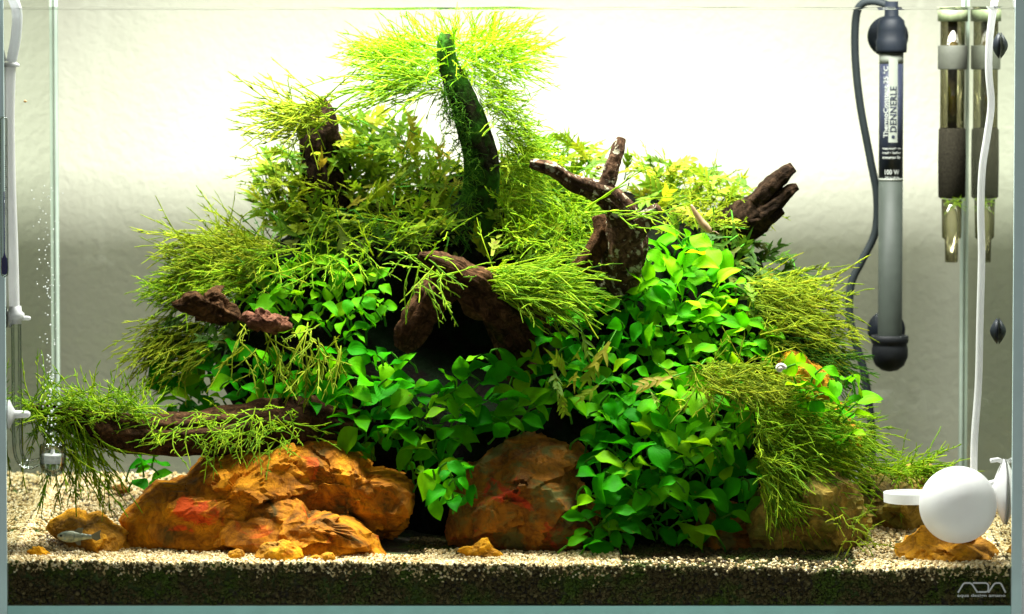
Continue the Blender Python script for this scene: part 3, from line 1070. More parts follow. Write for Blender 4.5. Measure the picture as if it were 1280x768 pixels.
broad_plant([(300, 352), (360, 325), (420, 318), (480, 342), (492, 385), (440, 425), (420, 405), (370, 415), (310, 395)],
            'pale small-leaved plant growing above the pinkish driftwood end', 27, 17, seed=1, mat='leaf_pale')
broad_plant([(190, 455), (225, 428), (290, 424), (345, 440), (388, 452), (385, 492), (330, 500), (280, 522), (215, 512), (190, 490)],
            'mid green broad-leaved plant sitting on the horizontal log', 32, 20, seed=2, bias=(-0.2, -0.6, -0.2))
broad_plant([(382, 480), (400, 440), (450, 428), (500, 450), (508, 520), (490, 560), (440, 580), (400, 550)],
            'dark broad-leaved plant with one yellow leaf over the largest rock', 38, 21, seed=3)
broad_plant([(500, 480), (540, 478), (590, 490), (592, 520), (570, 565), (560, 600), (510, 590), (490, 545)],
            'dark broad-leaved plant between the centre hollow and the largest rock', 37, 21, seed=4)
broad_plant([(525, 585), (585, 575), (592, 625), (545, 640)],
            'drooping sprig of broad leaves hanging between the two big rocks', 32, 20, seed=5, bias=(0.1, -0.6, -0.6), depth=0.045)
broad_plant([(560, 475), (600, 440), (660, 436), (690, 470), (680, 520), (640, 540), (590, 530)],
            'large-leaved dark green plant right of the centre hollow', 42, 23, seed=6)
broad_plant([(785, 345), (800, 305), (840, 283), (885, 305), (925, 345), (930, 395), (880, 405), (820, 390)],
            'bright yellow-green broad-leaved plant right of the forked antler', 33, 18, seed=7, mat='leaf_pale', off=(0.01, 0.03))
broad_plant([(660, 400), (720, 375), (790, 360), (810, 420), (760, 450), (690, 450)],
            'shaded broad-leaved plant below the moss spray and the antler', 32, 20, seed=8)
broad_plant([(800, 395), (880, 390), (940, 395), (975, 420), (960, 460), (880, 470), (810, 450)],
            'bright broad-leaved plant midway down the right slope', 33, 19, seed=9, mat='leaf_pale')
broad_plant([(690, 450), (760, 440), (820, 455), (830, 500), (770, 520), (700, 510)],
            'dark broad-leaved plant behind the small lobed fern', 33, 20, seed=10)
broad_plant([(820, 470), (880, 465), (945, 480), (955, 530), (900, 570), (840, 560), (810, 520)],
            'glossy light green broad-leaved plant left of the draping moss', 38, 20, seed=11, off=(0.012, 0.034), mat='leaf_pale')
broad_plant([(735, 540), (760, 505), (815, 505), (845, 560), (830, 620), (760, 625), (738, 590)],
            'full green broad-leaved plant right of the brown blocky rock', 38, 21, seed=12, off=(0.012, 0.034))
broad_plant([(705, 640), (730, 615), (790, 610), (800, 660), (770, 685), (720, 680)],
            'low broad-leaved plant whose leaves hang at the foot of the blocky rock', 40, 22, seed=13, off=(0.018, 0.036))
broad_plant([(840, 570), (900, 570), (945, 580), (950, 640), (900, 668), (830, 675), (790, 670), (810, 620)],
            'deep shaded dark-leaved plant low in front above the dark rock', 40, 23, seed=14, off=(0.006, 0.026))
broad_plant([(985, 445), (1030, 455), (1070, 475), (1092, 490), (1070, 545), (1020, 530), (990, 500)],
            'yellow-green leafy plant sprouting on the bright orange upright rock', 36, 21, seed=15, mat='leaf_pale', bias=(0.7, -0.5, 0.0), layers=1, off=(0.0, 0.02), depth=0.085)
broad_plant([(165, 575), (195, 565), (205, 600), (175, 605)],
            'tiny leafy sprout under the horizontal log', 30, 16, seed=16, depth=0.16, layers=1, bias=(0.2, -0.4, 0.5))

# ------------------------------------------------------------------ ferns
def fern_mesh(name, seed, mat):
    r_ = random.Random(seed)
    V, F = [], []

    def blade(p0, ang, L, w, segs=4, curl=0.3):
        o_ = len(V)
        a = ang
        x, y = p0
        z = -curl * 0.25 * y * y
        for i in range(segs + 1):
            u = i / segs
            ww = w * (0.35 + 0.65 * math.sin(min(1, u * 1.6 + 0.12) * math.pi / 2)) * (1 - u ** 2.2) + 0.0005
            dx, dy = math.sin(a), math.cos(a)
            zz = z - curl * (u * L) ** 2 * 1.2
            V.append((x - dy * ww, y + dx * ww, zz + 0.25 * ww))
            V.append((x, y, zz))
            V.append((x + dy * ww, y - dx * ww, zz + 0.25 * ww))
            x += dx * L / segs
            y += dy * L / segs
            a += r_.uniform(-0.12, 0.12)
        for i in range(segs):
            b = o_ + i * 3
            F.append((b, b + 1, b + 4, b + 3))
            F.append((b + 1, b + 2, b + 5, b + 4))
    blade((0, 0), 0, 1.0, 0.085, 6)
    for k in range(r_.choice((2, 3, 3, 4))):
        u = 0.28 + 0.17 * k + r_.uniform(-0.03, 0.03)
        for s in (-1, 1):
            if r_.random() < 0.9:
                blade((0, u), s * r_.uniform(0.5, 0.85), r_.uniform(0.28, 0.48) * (1.15 - 0.6 * u), 0.07, 4)
    return mesh_from(name, V, F, mat)


FERNS = {m: [fern_mesh('frond', 300 + k, M[m]) for k in range(10)] for m in ('fern', 'fern_dark')}


def fern(poly, label, size=45, spacing=16, off=(0.0, 0.02), seed=0, mat='fern', bias=(0, -0.4, 0.4), layers=2, spread=0.7, depth=None):
    r_ = random.Random(seed + 900)
    cx = sum(p[0] for p in poly) / len(poly)
    cy = sum(p[1] for p in poly) / len(poly)
    t = empty('fern', P(cx, cy, (depth or ysurf(cx, cy)) + 0.005), label, 'fern', 'lobed ferns on the driftwood hill')
    stems = []
    for layer in range(layers):
        for (px, py) in scatter(poly, spacing, seed + 900 + layer * 31):
            Y_ = (depth or ysurf(px, py)) - r_.uniform(*off) + layer * 0.008
            p = P(px, py, Y_)
            d = Vector((bias[0] + (px - cx) / 150 + r_.gauss(0, spread), bias[1] + r_.gauss(0, 0.5), bias[2] + r_.gauss(0, 0.45)))
            nrm = Vector((r_.gauss(0, 0.4), -0.7 + r_.gauss(0, 0.3), 0.7 + r_.gauss(0, 0.3)))
            L = size * S(Y_) * r_.uniform(0.65, 1.25)
            base = p - d.normalized() * L * 0.5
            W = Matrix.Translation(base) @ frame(d, nrm).to_4x4() @ Matrix.Diagonal((L * r_.uniform(0.8, 1.1), L, L, 1))
            link('frond', r_.choice(FERNS[mat]), t, W)
            q = base - d.normalized() * L * 0.35 + Vector((0, 0.006, 0))
            stems.append(tube(np.array([q[:], base[:]]), [0.0005, 0.0004], 4, False))
    V, F = join(stems)
    so = link('frond_stalks', mesh_from('frond_stalks', V, F, M['stem']), t)
    so['kind'] = 'stuff'
    return t


fern([(315, 240), (335, 185), (385, 195), (440, 165), (480, 175), (480, 240), (430, 285), (370, 290), (325, 280)],
     'olive lobed fern wrapped round the blunt stump', 44, 12, seed=1, off=(0.005, 0.04))
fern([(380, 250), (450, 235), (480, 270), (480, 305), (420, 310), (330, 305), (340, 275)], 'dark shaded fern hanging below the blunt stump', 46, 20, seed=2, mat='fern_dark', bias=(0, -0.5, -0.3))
fern([(425, 150), (470, 140), (520, 165), (560, 190), (560, 280), (490, 290), (465, 220)], 'upright yellow-green fern between the stump and the tall branch', 46, 13, seed=3, bias=(0, -0.3, 0.6), off=(-0.01, 0.03))
fern([(640, 200), (690, 168), (740, 180), (760, 230), (740, 290), (680, 300), (640, 260)], 'yellow-green fern between the tall branch and the forked antler', 44, 12.5, seed=4, bias=(0, -0.3, 0.5), off=(-0.01, 0.03))
fern([(775, 200), (830, 195), (870, 212), (930, 225), (945, 255), (900, 285), (840, 280), (800, 250)], 'pointed leafy fern crest behind the forked antler', 42, 12, seed=5, bias=(0.3, -0.3, 0.4), off=(-0.01, 0.03))
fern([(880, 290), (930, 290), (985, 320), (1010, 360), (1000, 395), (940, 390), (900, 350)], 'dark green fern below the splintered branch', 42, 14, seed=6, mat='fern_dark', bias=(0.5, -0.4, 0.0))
fern([(610, 260), (690, 285), (750, 320), (700, 345), (620, 320)], 'shaded green fern at the foot of the tall branch', 42, 19, seed=7)
fern([(690, 450), (735, 432), (762, 450), (745, 490), (700, 512)], 'small olive lobed fern hanging in front of dark broad leaves', 46, 19, seed=8, bias=(-0.3, -0.5, -0.6), off=(0.03, 0.04), layers=1)
fern([(800, 470), (850, 455), (880, 470), (850, 500), (810, 510)], 'small pale lobed fern among glossy leaves left of the draping moss', 40, 20, seed=9, bias=(-0.2, -0.6, -0.4), off=(0.035, 0.045), layers=1)
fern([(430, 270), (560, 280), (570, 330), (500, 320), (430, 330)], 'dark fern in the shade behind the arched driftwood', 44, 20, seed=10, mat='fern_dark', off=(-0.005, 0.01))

fern([(215, 335), (295, 290), (340, 300), (330, 350), (300, 360), (240, 350)], 'mixed fern and shoots high on the slope facing the hose', 42, 14, seed=11, bias=(-0.7, -0.35, 0.1))
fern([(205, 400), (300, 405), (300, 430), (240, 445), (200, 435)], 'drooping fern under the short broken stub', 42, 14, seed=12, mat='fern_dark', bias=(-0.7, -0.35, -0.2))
fern([(935, 350), (1000, 350), (1040, 405), (1015, 450), (950, 430)], 'lobed fern growing through the olive moss fan', 42, 14, seed=13, bias=(0.7, -0.35, -0.05))
fern([(560, 200), (640, 190), (640, 300), (600, 315)], 'fine green fern behind the lower tall branch', 42, 15, seed=14, off=(-0.012, 0.0), bias=(0.1, -0.3, 0.4))
# ------------------------------------------------------------------ moss
def frond_arrays(seed, fine=False):
    r_ = np.random.default_rng(seed)
    parts = []
    n = 9
    t = np.linspace(0, 1, n)
    wob = r_.uniform(-0.16, 0.16, 2)
    bend = r_.uniform(-0.4, 0.4)
    droop = r_.uniform(-0.08, 0.42)
    C = np.stack([bend * t * t + wob[0] * np.sin(t * 5) * t, t, -droop * t * t + wob[1] * np.sin(t * 6) * t * 0.5], 1)
    rr = 0.0185
    R = rr * (0.75 + 0.45 * (np.arange(n) % 2)) * (1 - 0.45 * t)
    v, f = tube(C, R, 4, False)
    parts.append((v, f))
    nb = r_.integers(5, 10)
    for k in range(nb):
        u = r_.uniform(0.15, 0.92)
        i = min(int(u * (n - 1)), n - 2)
        p = C[i] + (C[i + 1] - C[i]) * (u * (n - 1) - i)
        s = 1 if k % 2 else -1
        a = r_.uniform(0.45, 1.0)
        L = r_.uniform(0.07, 0.20) * (1.1 - 0.5 * u)
        d = np.array([s * math.sin(a), math.cos(a), r_.uniform(-0.4, 0.3)])
        d2 = d * 0.5 + np.array([0, 0.5, -0.1])
        q = np.stack([p, p + d * L * 0.55, p + d * L * 0.55 + d2 * L * 0.5])
        parts.append(tube(q, np.array([0.8, 0.95, 0.35]) * rr * 0.85, 3, False))
    V, F = join(parts)
    tri = []
    for q in F:
        tri.append((q[0], q[1], q[2]))
        tri.append((q[0], q[2], q[3]))
    return V, np.array(tri)


FR = [frond_arrays(500 + k) for k in range(12)]
FRM = {}


def frond_mesh(k, mat):
    if (k, mat) not in FRM:
        FRM[(k, mat)] = mesh_from('frond', FR[k][0], FR[k][1], M[mat])
    return FRM[(k, mat)]


def rot_arrays(d, up):
    d = d / np.linalg.norm(d, axis=1)[:, None]
    x = np.cross(d, up)
    x /= np.linalg.norm(x, axis=1)[:, None] + 1e-9
    z = np.cross(x, d)
    return np.stack([x, d, z], 1)          # rows: local axes in world


def moss(bases, label, n, parts, bias, jit=0.4, length=(40, 80), off=(0.0, 0.02), seed=0, mat='moss', depth=None, radial=None, thick=0.66):
    n = int(n * (1.6 if thick == 0.66 else 1))
    """bases: polygon of pixel positions where fronds root; n joined fronds, parts single fronds"""
    r_ = random.Random(seed + 2000)
    rn = np.random.default_rng(seed + 2000)
    cx = sum(p[0] for p in bases) / len(bases)
    cy = sum(p[1] for p in bases) / len(bases)
    xs_ = [p[0] for p in bases]
    ys_ = [p[1] for p in bases]
    yc = depth(cx, cy) if callable(depth) else (depth if depth is not None else ysurf(cx, cy))
    t = empty('moss_clump', P(cx, cy, yc + 0.004), label, 'moss', 'moss clumps on the driftwood')
    tot = n + parts
    pos_, dirs, lens = [], [], []
    while len(pos_) < tot:
        p = (r_.uniform(min(xs_), max(xs_)), r_.uniform(min(ys_), max(ys_)))
        if not in_poly(p, bases):
            continue
        y_ = depth(*p) if callable(depth) else (depth if depth is not None else ysurf(*p))
        y_ -= r_.uniform(*off)
        w = P(p[0], p[1], y_)
        b = Vector(bias)
        if radial:
            b = b + Vector(((p[0] - cx) / radial, 0, -(p[1] - cy) / radial))
        d = Vector((b.x + r_.gauss(0, jit), b.y + r_.gauss(0, jit), b.z + r_.gauss(0, jit * 0.7)))
        pos_.append(w[:])
        dirs.append(d[:])
        lens.append(r_.uniform(*length) * S(y_))
    pos_, dirs, lens = np.array(pos_), np.array(dirs), np.array(lens)
    up = np.array([0, -0.5, 0.8]) + rn.normal(0, 0.5, (tot, 3))
    R = rot_arrays(dirs, up)
    kind = rn.integers(0, len(FR), tot)
    Vs, Fs, off_ = [], [], 0
    th = thick * 0.030 / np.maximum(lens, 0.008)      # keeps the strand thickness even
    for i in range(n):
        v, f = FR[kind[i]]
        k = float(np.clip(th[i], 0.4, 1.6)) ** 0.7
        v = v * np.array([k, 1, k])
        Vs.append((v * lens[i]) @ R[i] + pos_[i])
        Fs.append(f + off_)
        off_ += len(v)
    if n:
        V = np.vstack(Vs) - np.array(t.location)
        V[:, 1] = np.clip(V[:, 1] + t.location[1], 0.004, TD - 0.004) - t.location[1]
        V[:, 0] = np.clip(V[:, 0] + t.location[0], -TW + 0.001, TW - 0.001) - t.location[0]
        V[:, 2] = np.minimum(V[:, 2] + t.location[2], WZ - 0.001) - t.location[2]
        o_ = link('moss_fronds', mesh_from('moss_fronds', V, np.vstack(Fs), M[mat]), t)
        o_.matrix_basis = Matrix.Identity(4)
        o_['kind'] = 'stuff'
    for i in range(n, tot):
        m3 = Matrix(R[i].tolist()).transposed()
        L = lens[i] * 1.1
        k = float(np.clip(th[i], 0.5, 1.2)) ** 0.7
        W = Matrix.Translation(pos_[i]) @ m3.to_4x4() @ Matrix.Diagonal((L * k, L, L * k, 1))
        link('frond', frond_mesh(int(kind[i]), mat), t, W)
    return t


# crown of the tall branch
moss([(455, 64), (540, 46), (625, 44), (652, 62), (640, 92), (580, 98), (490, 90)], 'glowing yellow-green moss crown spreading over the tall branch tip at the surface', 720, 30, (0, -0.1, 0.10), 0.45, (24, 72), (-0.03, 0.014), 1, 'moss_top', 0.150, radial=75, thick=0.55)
moss([(585, 100), (615, 105), (650, 150), (668, 200), (650, 300), (628, 300), (634, 210), (612, 150)], 'green moss beard along the outer side of the tall branch', 420, 14, (0.7, -0.35, -0.1), 0.4, (22, 55), (0.0, 0.025), 2, 'moss', 0.150, thick=0.6)
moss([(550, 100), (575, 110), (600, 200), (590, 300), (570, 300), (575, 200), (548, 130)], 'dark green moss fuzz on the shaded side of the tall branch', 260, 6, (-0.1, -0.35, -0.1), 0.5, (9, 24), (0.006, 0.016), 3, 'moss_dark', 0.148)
moss([(470, 100), (560, 90), (560, 115), (490, 118)], 'wispy moss strands under the glowing crown', 26, 12, (-0.9, -0.2, -0.05), 0.3, (60, 110), (0.0, 0.02), 4, 'moss', 0.147)
# stump on the left
moss([(375, 130), (412, 128), (410, 160), (360, 175)], 'thin pale moss strands draped over the blunt stump top', 90, 16, (-0.7, -0.3, 0.1), 0.45, (40, 95), (0.015, 0.03), 5, 'moss_olive', 0.168, thick=0.8)
moss([(320, 190), (400, 180), (440, 240), (420, 290), (330, 270)], 'sparse moss threaded through the fern round the stump', 50, 10, (-0.3, -0.5, 0.1), 0.6, (30, 60), (0.0, 0.03), 6, 'moss_olive')
# left flank
moss([(235, 300), (300, 285), (345, 300), (330, 340), (250, 345)], 'olive moss clump fanning out high on the slope facing the hose', 170, 18, (-0.8, -0.3, 0.1), 0.5, (30, 85), (0.0, 0.02), 7, 'moss_olive')
moss([(215, 340), (300, 330), (330, 365), (270, 380), (215, 385)], 'green moss clump above the short broken stub', 150, 14, (-0.8, -0.35, -0.05), 0.5, (28, 75), (0.0, 0.02), 8, 'moss')
moss([(200, 395), (260, 400), (270, 440), (215, 455), (195, 430)], 'trailing moss clump below the short broken stub', 100, 14, (-0.75, -0.3, -0.45), 0.42, (30, 85), (0.0, 0.02), 9, 'moss_olive')
moss([(330, 300), (440, 290), (480, 320), (400, 345), (330, 340)], 'moss strands crossing above the pale small-leaved plant', 45, 10, (-0.3, -0.6, -0.1), 0.6, (35, 75), (0.01, 0.03), 10, 'moss')
moss([(300, 395), (400, 400), (440, 440), (380, 470), (300, 450)], 'loose hanging moss strands below the pinkish driftwood end', 40, 14, (0.0, -0.5, -0.7), 0.5, (40, 80), (0.02, 0.035), 11, 'moss_olive', thick=0.8)


def logY(px, py):
    return float(np.interp(px, [35, 100, 205, 330, 440], [0.046, 0.052, 0.066, 0.085, 0.110]))


moss([(20, 500), (120, 500), (200, 515), (200, 535), (120, 530), (40, 520)], 'dense moss carpet along the upper side of the horizontal log', 190, 16, (-0.3, 0.1, 0.12), 0.5, (30, 70), (-0.005, 0.014), 12, 'moss', logY)
moss([(25, 515), (110, 520), (120, 545), (60, 545)], 'hanging moss tassels under the thin end of the horizontal log', 40, 14, (0.3, 0.15, -0.8), 0.32, (60, 120), (0.004, 0.012), 13, 'moss', logY)
moss([(200, 515), (370, 505), (380, 545), (300, 560), (200, 545)], 'scattered moss strands on the thick end of the horizontal log', 60, 14, (-0.2, -0.7, -0.2), 0.5, (35, 70), (0.012, 0.03), 14, 'moss', logY)
# centre
moss([(600, 335), (660, 330), (690, 355), (670, 380), (610, 370)], 'bright moss spray reaching out beside the arched driftwood', 170, 22, (0.9, -0.35, -0.05), 0.33, (40, 110), (0.03, 0.05), 15, 'moss')
moss([(505, 320), (540, 315), (560, 345), (520, 365)], 'moss sprigs on the nose of the arched driftwood', 9, 8, (0.3, -0.6, -0.25), 0.7, (40, 90), (-0.004, 0.004), 16, 'moss', 0.048)
moss([(440, 200), (560, 190), (570, 290), (500, 310), (440, 300)], 'green moss filling the space left of the tall branch', 150, 12, (0.0, -0.5, 0.2), 0.7, (25, 55), (-0.005, 0.02), 17, 'moss')
moss([(620, 190), (700, 200), (740, 250), (720, 330), (650, 320), (620, 260)], 'green moss filling the space between tall branch and antler', 260, 14, (0.3, -0.5, 0.1), 0.6, (30, 65), (-0.005, 0.025), 18, 'moss')
moss([(700, 262), (800, 258), (800, 275), (720, 280)], 'few thin moss strings hung across the forked antler', 3, 4, (0.9, -0.2, 0.1), 0.25, (60, 110), (-0.003, 0.004), 19, 'moss', 0.066)
moss([(800, 215), (900, 225), (950, 260), (920, 290), (830, 285)], 'olive moss mixed into the pointed fern crest', 80, 8, (0.4, -0.4, 0.2), 0.6, (28, 60), (-0.005, 0.02), 20, 'moss_olive')
# right flank
moss([(930, 345), (1000, 345), (1030, 390), (1000, 440), (950, 430)], 'olive moss fan reaching toward the heater tube', 210, 24, (0.85, -0.3, -0.1), 0.42, (30, 90), (0.0, 0.025), 21, 'moss_olive')
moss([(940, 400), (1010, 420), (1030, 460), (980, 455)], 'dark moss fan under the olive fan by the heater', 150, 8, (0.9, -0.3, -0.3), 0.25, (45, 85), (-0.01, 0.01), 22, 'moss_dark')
moss([(860, 450), (960, 455), (1000, 480), (960, 500), (870, 490)], 'flat olive moss pad above the glossy light green plant', 150, 14, (0.5, -0.6, -0.1), 0.45, (35, 70), (0.025, 0.045), 23, 'moss_olive')
moss([(935, 500), (1010, 495), (1060, 530), (1060, 580), (1000, 610), (945, 590)], 'thick draping moss curtain over the olive yellow boulder', 440, 26, (0.7, -0.4, -0.3), 0.42, (30, 90), (0.02, 0.05), 24, 'moss')
moss([(945, 560), (1000, 570), (1040, 610), (1000, 630), (950, 620)], 'lower fringe of moss hanging on the olive yellow boulder', 230, 16, (0.55, -0.4, -0.7), 0.3, (35, 75), (0.03, 0.05), 25, 'moss')
moss([(1085, 585), (1150, 578), (1180, 590), (1120, 600)], 'sparse moss on top of the yellowish rock behind the disc', 70, 10, (0.6, -0.4, 0.15), 0.5, (30, 65), (0.01, 0.03), 26, 'moss', 0.14)
moss([(1040, 640), (1090, 650), (1090, 690), (1040, 690)], 'few stray moss strands at the foot of the olive boulder', 14, 5, (0.4, -0.4, 0.0), 0.7, (30, 60), (0.0, 0.02), 27, 'moss_olive', 0.05, thick=0.8)
# sides and back of the hill
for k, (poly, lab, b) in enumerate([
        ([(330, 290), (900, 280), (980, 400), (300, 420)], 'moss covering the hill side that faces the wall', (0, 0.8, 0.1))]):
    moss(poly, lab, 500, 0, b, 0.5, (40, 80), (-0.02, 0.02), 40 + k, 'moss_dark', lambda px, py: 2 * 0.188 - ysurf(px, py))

# ------------------------------------------------------------------ heater
def at_tube(name, prof, centre, mat, parent, sides=32):
    V, F = lathe(prof, sides)
    me = mesh_from(name, V, F, mat)
    me.polygons.foreach_set('use_smooth', np.array([len(p.vertices) == 4 for p in me.polygons]))
    return link(name, me, parent, Matrix.Translation(centre))


HY = 0.270
s = S(HY)
hx = P(1113, 300, HY).x
zt = lambda py: P(1113, py, HY).z
heater = empty('aquarium_heater', (hx, HY, zt(464)), 'grey and black glass rod heater with printed label, held by suction cups', 'heater')
hr = 15.2 * s
at_tube('heater_tube', [(hr * 0.98, zt(432)), (hr, zt(430)), (hr, zt(225.5))], (hx, HY, 0), M['heater_grey'], heater)
band = at_tube('label_band', [(hr * 1.006, zt(225)), (hr * 1.006, zt(80))], (hx, HY, 0), M['navy'], heater)
at_tube('label_collar', [(hr * 1.005, zt(79.8)), (hr * 1.005, zt(66))], (hx, HY, 0), M['label_white'], heater)
at_tube('label_ring', [(hr * 1.02, zt(225.8)), (hr * 1.02, zt(223))], (hx, HY, 0), M['label_white'], heater)
cap = at_tube('end_cap', [(0.1 * s, zt(465)), (10 * s, zt(463)), (18 * s, zt(457)), (22.5 * s, zt(447)), (23 * s, zt(437)), (22 * s, zt(433)), (21.6 * s, zt(430)), (23.4 * s, zt(428)), (23.4 * s, zt(420)), (21.5 * s, zt(419)), (19 * s, zt(422))], (hx, HY, 0), M['black'], heater)
topc = at_tube('top_cap', [(14 * s, zt(66)), (19 * s, zt(66)), (19.5 * s, zt(62)), (19.5 * s, zt(50)), (18 * s, zt(48)), (18 * s, zt(38)), (16 * s, zt(26)), (11 * s, zt(21)), (9 * s, zt(20)), (8 * s, zt(2))], (hx, HY, 0), M['cup'], heater)
for py, sc_ in ((46, 26), (416, 24)):
    V, F = lathe([(3 * s, -0.012), (6 * s, -0.008), (sc_ * 0.55 * s, -0.005), (sc_ * s, -0.0012), (sc_ * 0.98 * s, 0.0)], 32, 'y')
    link('suction_cup', mesh_from('suction_cup', V, F, M['cup']), heater, Matrix.Translation((hx, TD - 0.0005, zt(py))))
# the white panel of the label and the lettering wrapped on the rod


def wrap(V, r):
    V = np.asarray(V)
    a = V[:, 0] / r
    return np.stack([hx + r * np.sin(a), HY - r * np.cos(a), V[:, 2]], 1)


def text_mesh(body, size, sx=1.0, spacing=1.0):
    cu = bpy.data.curves.new('lettering', 'FONT')
    cu.body = body
    cu.size = size
    cu.space_character = spacing
    cu.align_x = 'LEFT'
    cu.resolution_u = 3
    cu.offset = 0.018
    ob = bpy.data.objects.new('lettering', cu)
    col.objects.link(ob)
    dg = bpy.context.evaluated_depsgraph_get()
    me = bpy.data.meshes.new_from_object(ob.evaluated_get(dg))
    bpy.data.objects.remove(ob)
    bm = bmesh.new()
    bm.from_mesh(me)
    bmesh.ops.triangulate(bm, faces=bm.faces[:])
    V = np.array([v.co[:] for v in bm.verts])
    F = [tuple(v.index for v in f.verts) for f in bm.faces]
    bm.free()
    V[:, 0] *= sx
    return V, F


def vertical_text(name, body, py0, py1, x0px, hpx, mat, r):
    """reads upward from py0 to py1; x0px baseline offset from rod centre in px"""
    V, F = text_mesh(body, 1.0)
    V = V - V.min(0)
    w, h = V[:, 0].max(), V[:, 1].max()
    L = (py0 - py1) * s
    q = np.stack([x0px * s - V[:, 1] / h * hpx * s, np.zeros(len(V)), zt(py0) + V[:, 0] / w * L], 1)
    link(name, mesh_from(name, wrap(q, r), F, mat, False), band)


def panel(name, x0, x1, pa, pb, mat, r):
    n = 10
    xs_ = np.linspace(x0 * s, x1 * s, n)
    q = [(x, 0, zt(pa)) for x in xs_] + [(x, 0, zt(pb)) for x in xs_]
    F = [(i, i + 1, n + i + 1, n + i) for i in range(n - 1)]
    link(name, mesh_from(name, wrap(q, r), F, mat), band)


panel('label_panel', -4.5, 7.2, 178, 72, M['label_white'], hr * 1.012)
vertical_text('lettering', 'ThermoConstant 25 °C', 172, 83, -5.2, 6.6, M['print'], hr * 1.05)
vertical_text('lettering', 'DENNERLE', 165, 108, 5.8, 8.4, M['navy'], hr * 1.05)


def flat_text(name, body, px0, px1, pyb, hpx, mat, r):
    r = r * 1.02
    V, F = text_mesh(body, 1.0)
    V = V - V.min(0)
    w, h = V[:, 0].max(), V[:, 1].max()
    q = np.stack([px0 * s + V[:, 0] / w * (px1 - px0) * s, np.zeros(len(V)), zt(pyb) + V[:, 1] / h * hpx * s], 1)
    link(name, mesh_from(name, wrap(q, r), F, mat, False), band)


flat_text('lettering', '100 W', -9, 10, 218, 6.2, M['print'], hr * 1.02)
flat_text('lettering', '230 V / 50 Hz', -9, 10, 223, 2.6, M['print'], hr * 1.02)
for k, tx in enumerate(('wappcherf • ine', 'ampf • Italber', 'ommenter Ber')):
    flat_text('lettering', tx, -13, 13, 187.5 + 5.4 * k, 3.6, M['print'], hr * 1.02)
V, F = lathe([(2.2 * s, 0), (2.2 * s, 0.0002)], 16, 'y')
link('label_dot', mesh_from('label_dot', V, F, M['navy'], False), band, Matrix.Translation((hx + 1.6 * s, HY - hr * 1.03, zt(171))))
pts = [P(a, b, c)[:] for a, b, c in [(1113, 8, 0.272), (1095, 2, 0.276), (1078, 5, 0.280), (1070, 22, 0.283), (1069, 70, 0.284), (1075, 130, 0.284), (1088, 200, 0.284), (1096, 245, 0.284), (1094, 290, 0.284), (1078, 325, 0.283), (1064, 355, 0.282), (1062, 395, 0.281), (1070, 430, 0.280), (1080, 465, 0.280), (1088, 520, 0.280), (1090, 560, 0.280), (1088, 620, 0.280)]]
C = catmull(pts, 120)
V, F = tube(C, 5.0 * s, 12)
link('power_cable', mesh_from('power_cable', V, F, M['cable']), heater)

# ------------------------------------------------------------------ filter inlet pipe
FY = 0.272
s = S(FY)
fx = P(1190, 200, FY).x
zf = lambda py: P(1190, py, FY).z
inlet = empty('filter_inlet', (fx, FY, zf(328)), 'stained clear filter intake pipe with dark sponge in the back corner', 'filter pipe')
pipe = at_tube('pipe', [(15.5 * s, zf(160)), (15.5 * s, zf(10))], (fx, FY, 0), M['pipe'], inlet)
at_tube('inner_pipe', [(6 * s, zf(160)), (6 * s, zf(10))], (fx, FY, 0), plain('brown_deposit', (0.12, 0.09, 0.04), 0.7, 0.3, 0.5, 200), inlet)
at_tube('pipe_collar', [(18 * s, zf(87)), (18.5 * s, zf(86)), (18.5 * s, zf(58)), (18 * s, zf(57))], (fx, FY, 0), M['pipe_band'], pipe)
at_tube('top_bracket', [(19 * s, zf(27)), (19 * s, zf(9))], (fx, FY, 0), plain('green_clip', (0.30, 0.36, 0.20), 0.5, 0.3, 0.3, 200), inlet)
at_tube('sponge', [(15 * s, zf(248)), (17 * s, zf(246)), (17.5 * s, zf(200)), (17 * s, zf(162)), (15 * s, zf(160))], (fx, FY, 0), M['sponge'], inlet)
at_tube('pipe_tip', [(8 * s, zf(328)), (8.5 * s, zf(300)), (12 * s, zf(297)), (13 * s, zf(249))], (fx, FY, 0), M['pipe'], inlet)
moss([(1186, 248), (1200, 248), (1200, 258), (1188, 258)], 'tiny bright moss tuft caught on the filter sponge', 26, 0, (0, -0.6, 0.1), 0.6, (8, 16), (0.006, 0.01), 50, 'moss', FY, thick=0.6)

# ------------------------------------------------------------------ white diffuser on the right
DY = 0.016
s = S(DY)
dif = empty('air_diffuser', P(1195, 676, DY), 'white plastic air diffuser with round suction disc, dish and thin hose', 'diffuser')
c = P(1199, 633, DY)
V, F = lathe([(0.5 * s, -0.0135), (14 * s, -0.0125), (28 * s, -0.0095), (38 * s, -0.005), (46 * s, 0.0015), (49 * s, 0.008), (48 * s, 0.011), (36 * s, 0.014), (14 * s, 0.018), (8 * s, 0.026)], 64, 'y')
me = mesh_from('suction_disc', V, F, M['white'])
link('suction_disc', me, dif, Matrix.Translation((c.x, DY, c.z)))
dc = P(1138, 622, 0.045)
sd = S(0.045)
V, F = lathe([(30 * sd, -6.5 * sd), (33.5 * sd, -5.5 * sd), (34 * sd, 6 * sd), (33.5 * sd, 7 * sd), (29 * sd, 7 * sd), (28 * sd, 4.5 * sd), (1 * sd, 4 * sd)], 48, 'z')
dish = link('diffuser_dish', mesh_from('diffuser_dish', V, F, M['white'], False), dif, Matrix.Translation(dc))
V, F = tube(np.array([P(1165, 622, 0.045)[:], P(1205, 615, 0.042)[:], P(1244, 605, 0.040)[:]]), 6 * s, 16)
link('arm', mesh_from('arm', V, F, M['white']), dif)
cc = P(1252, 615, 0.040)
xw = TW - 0.0006
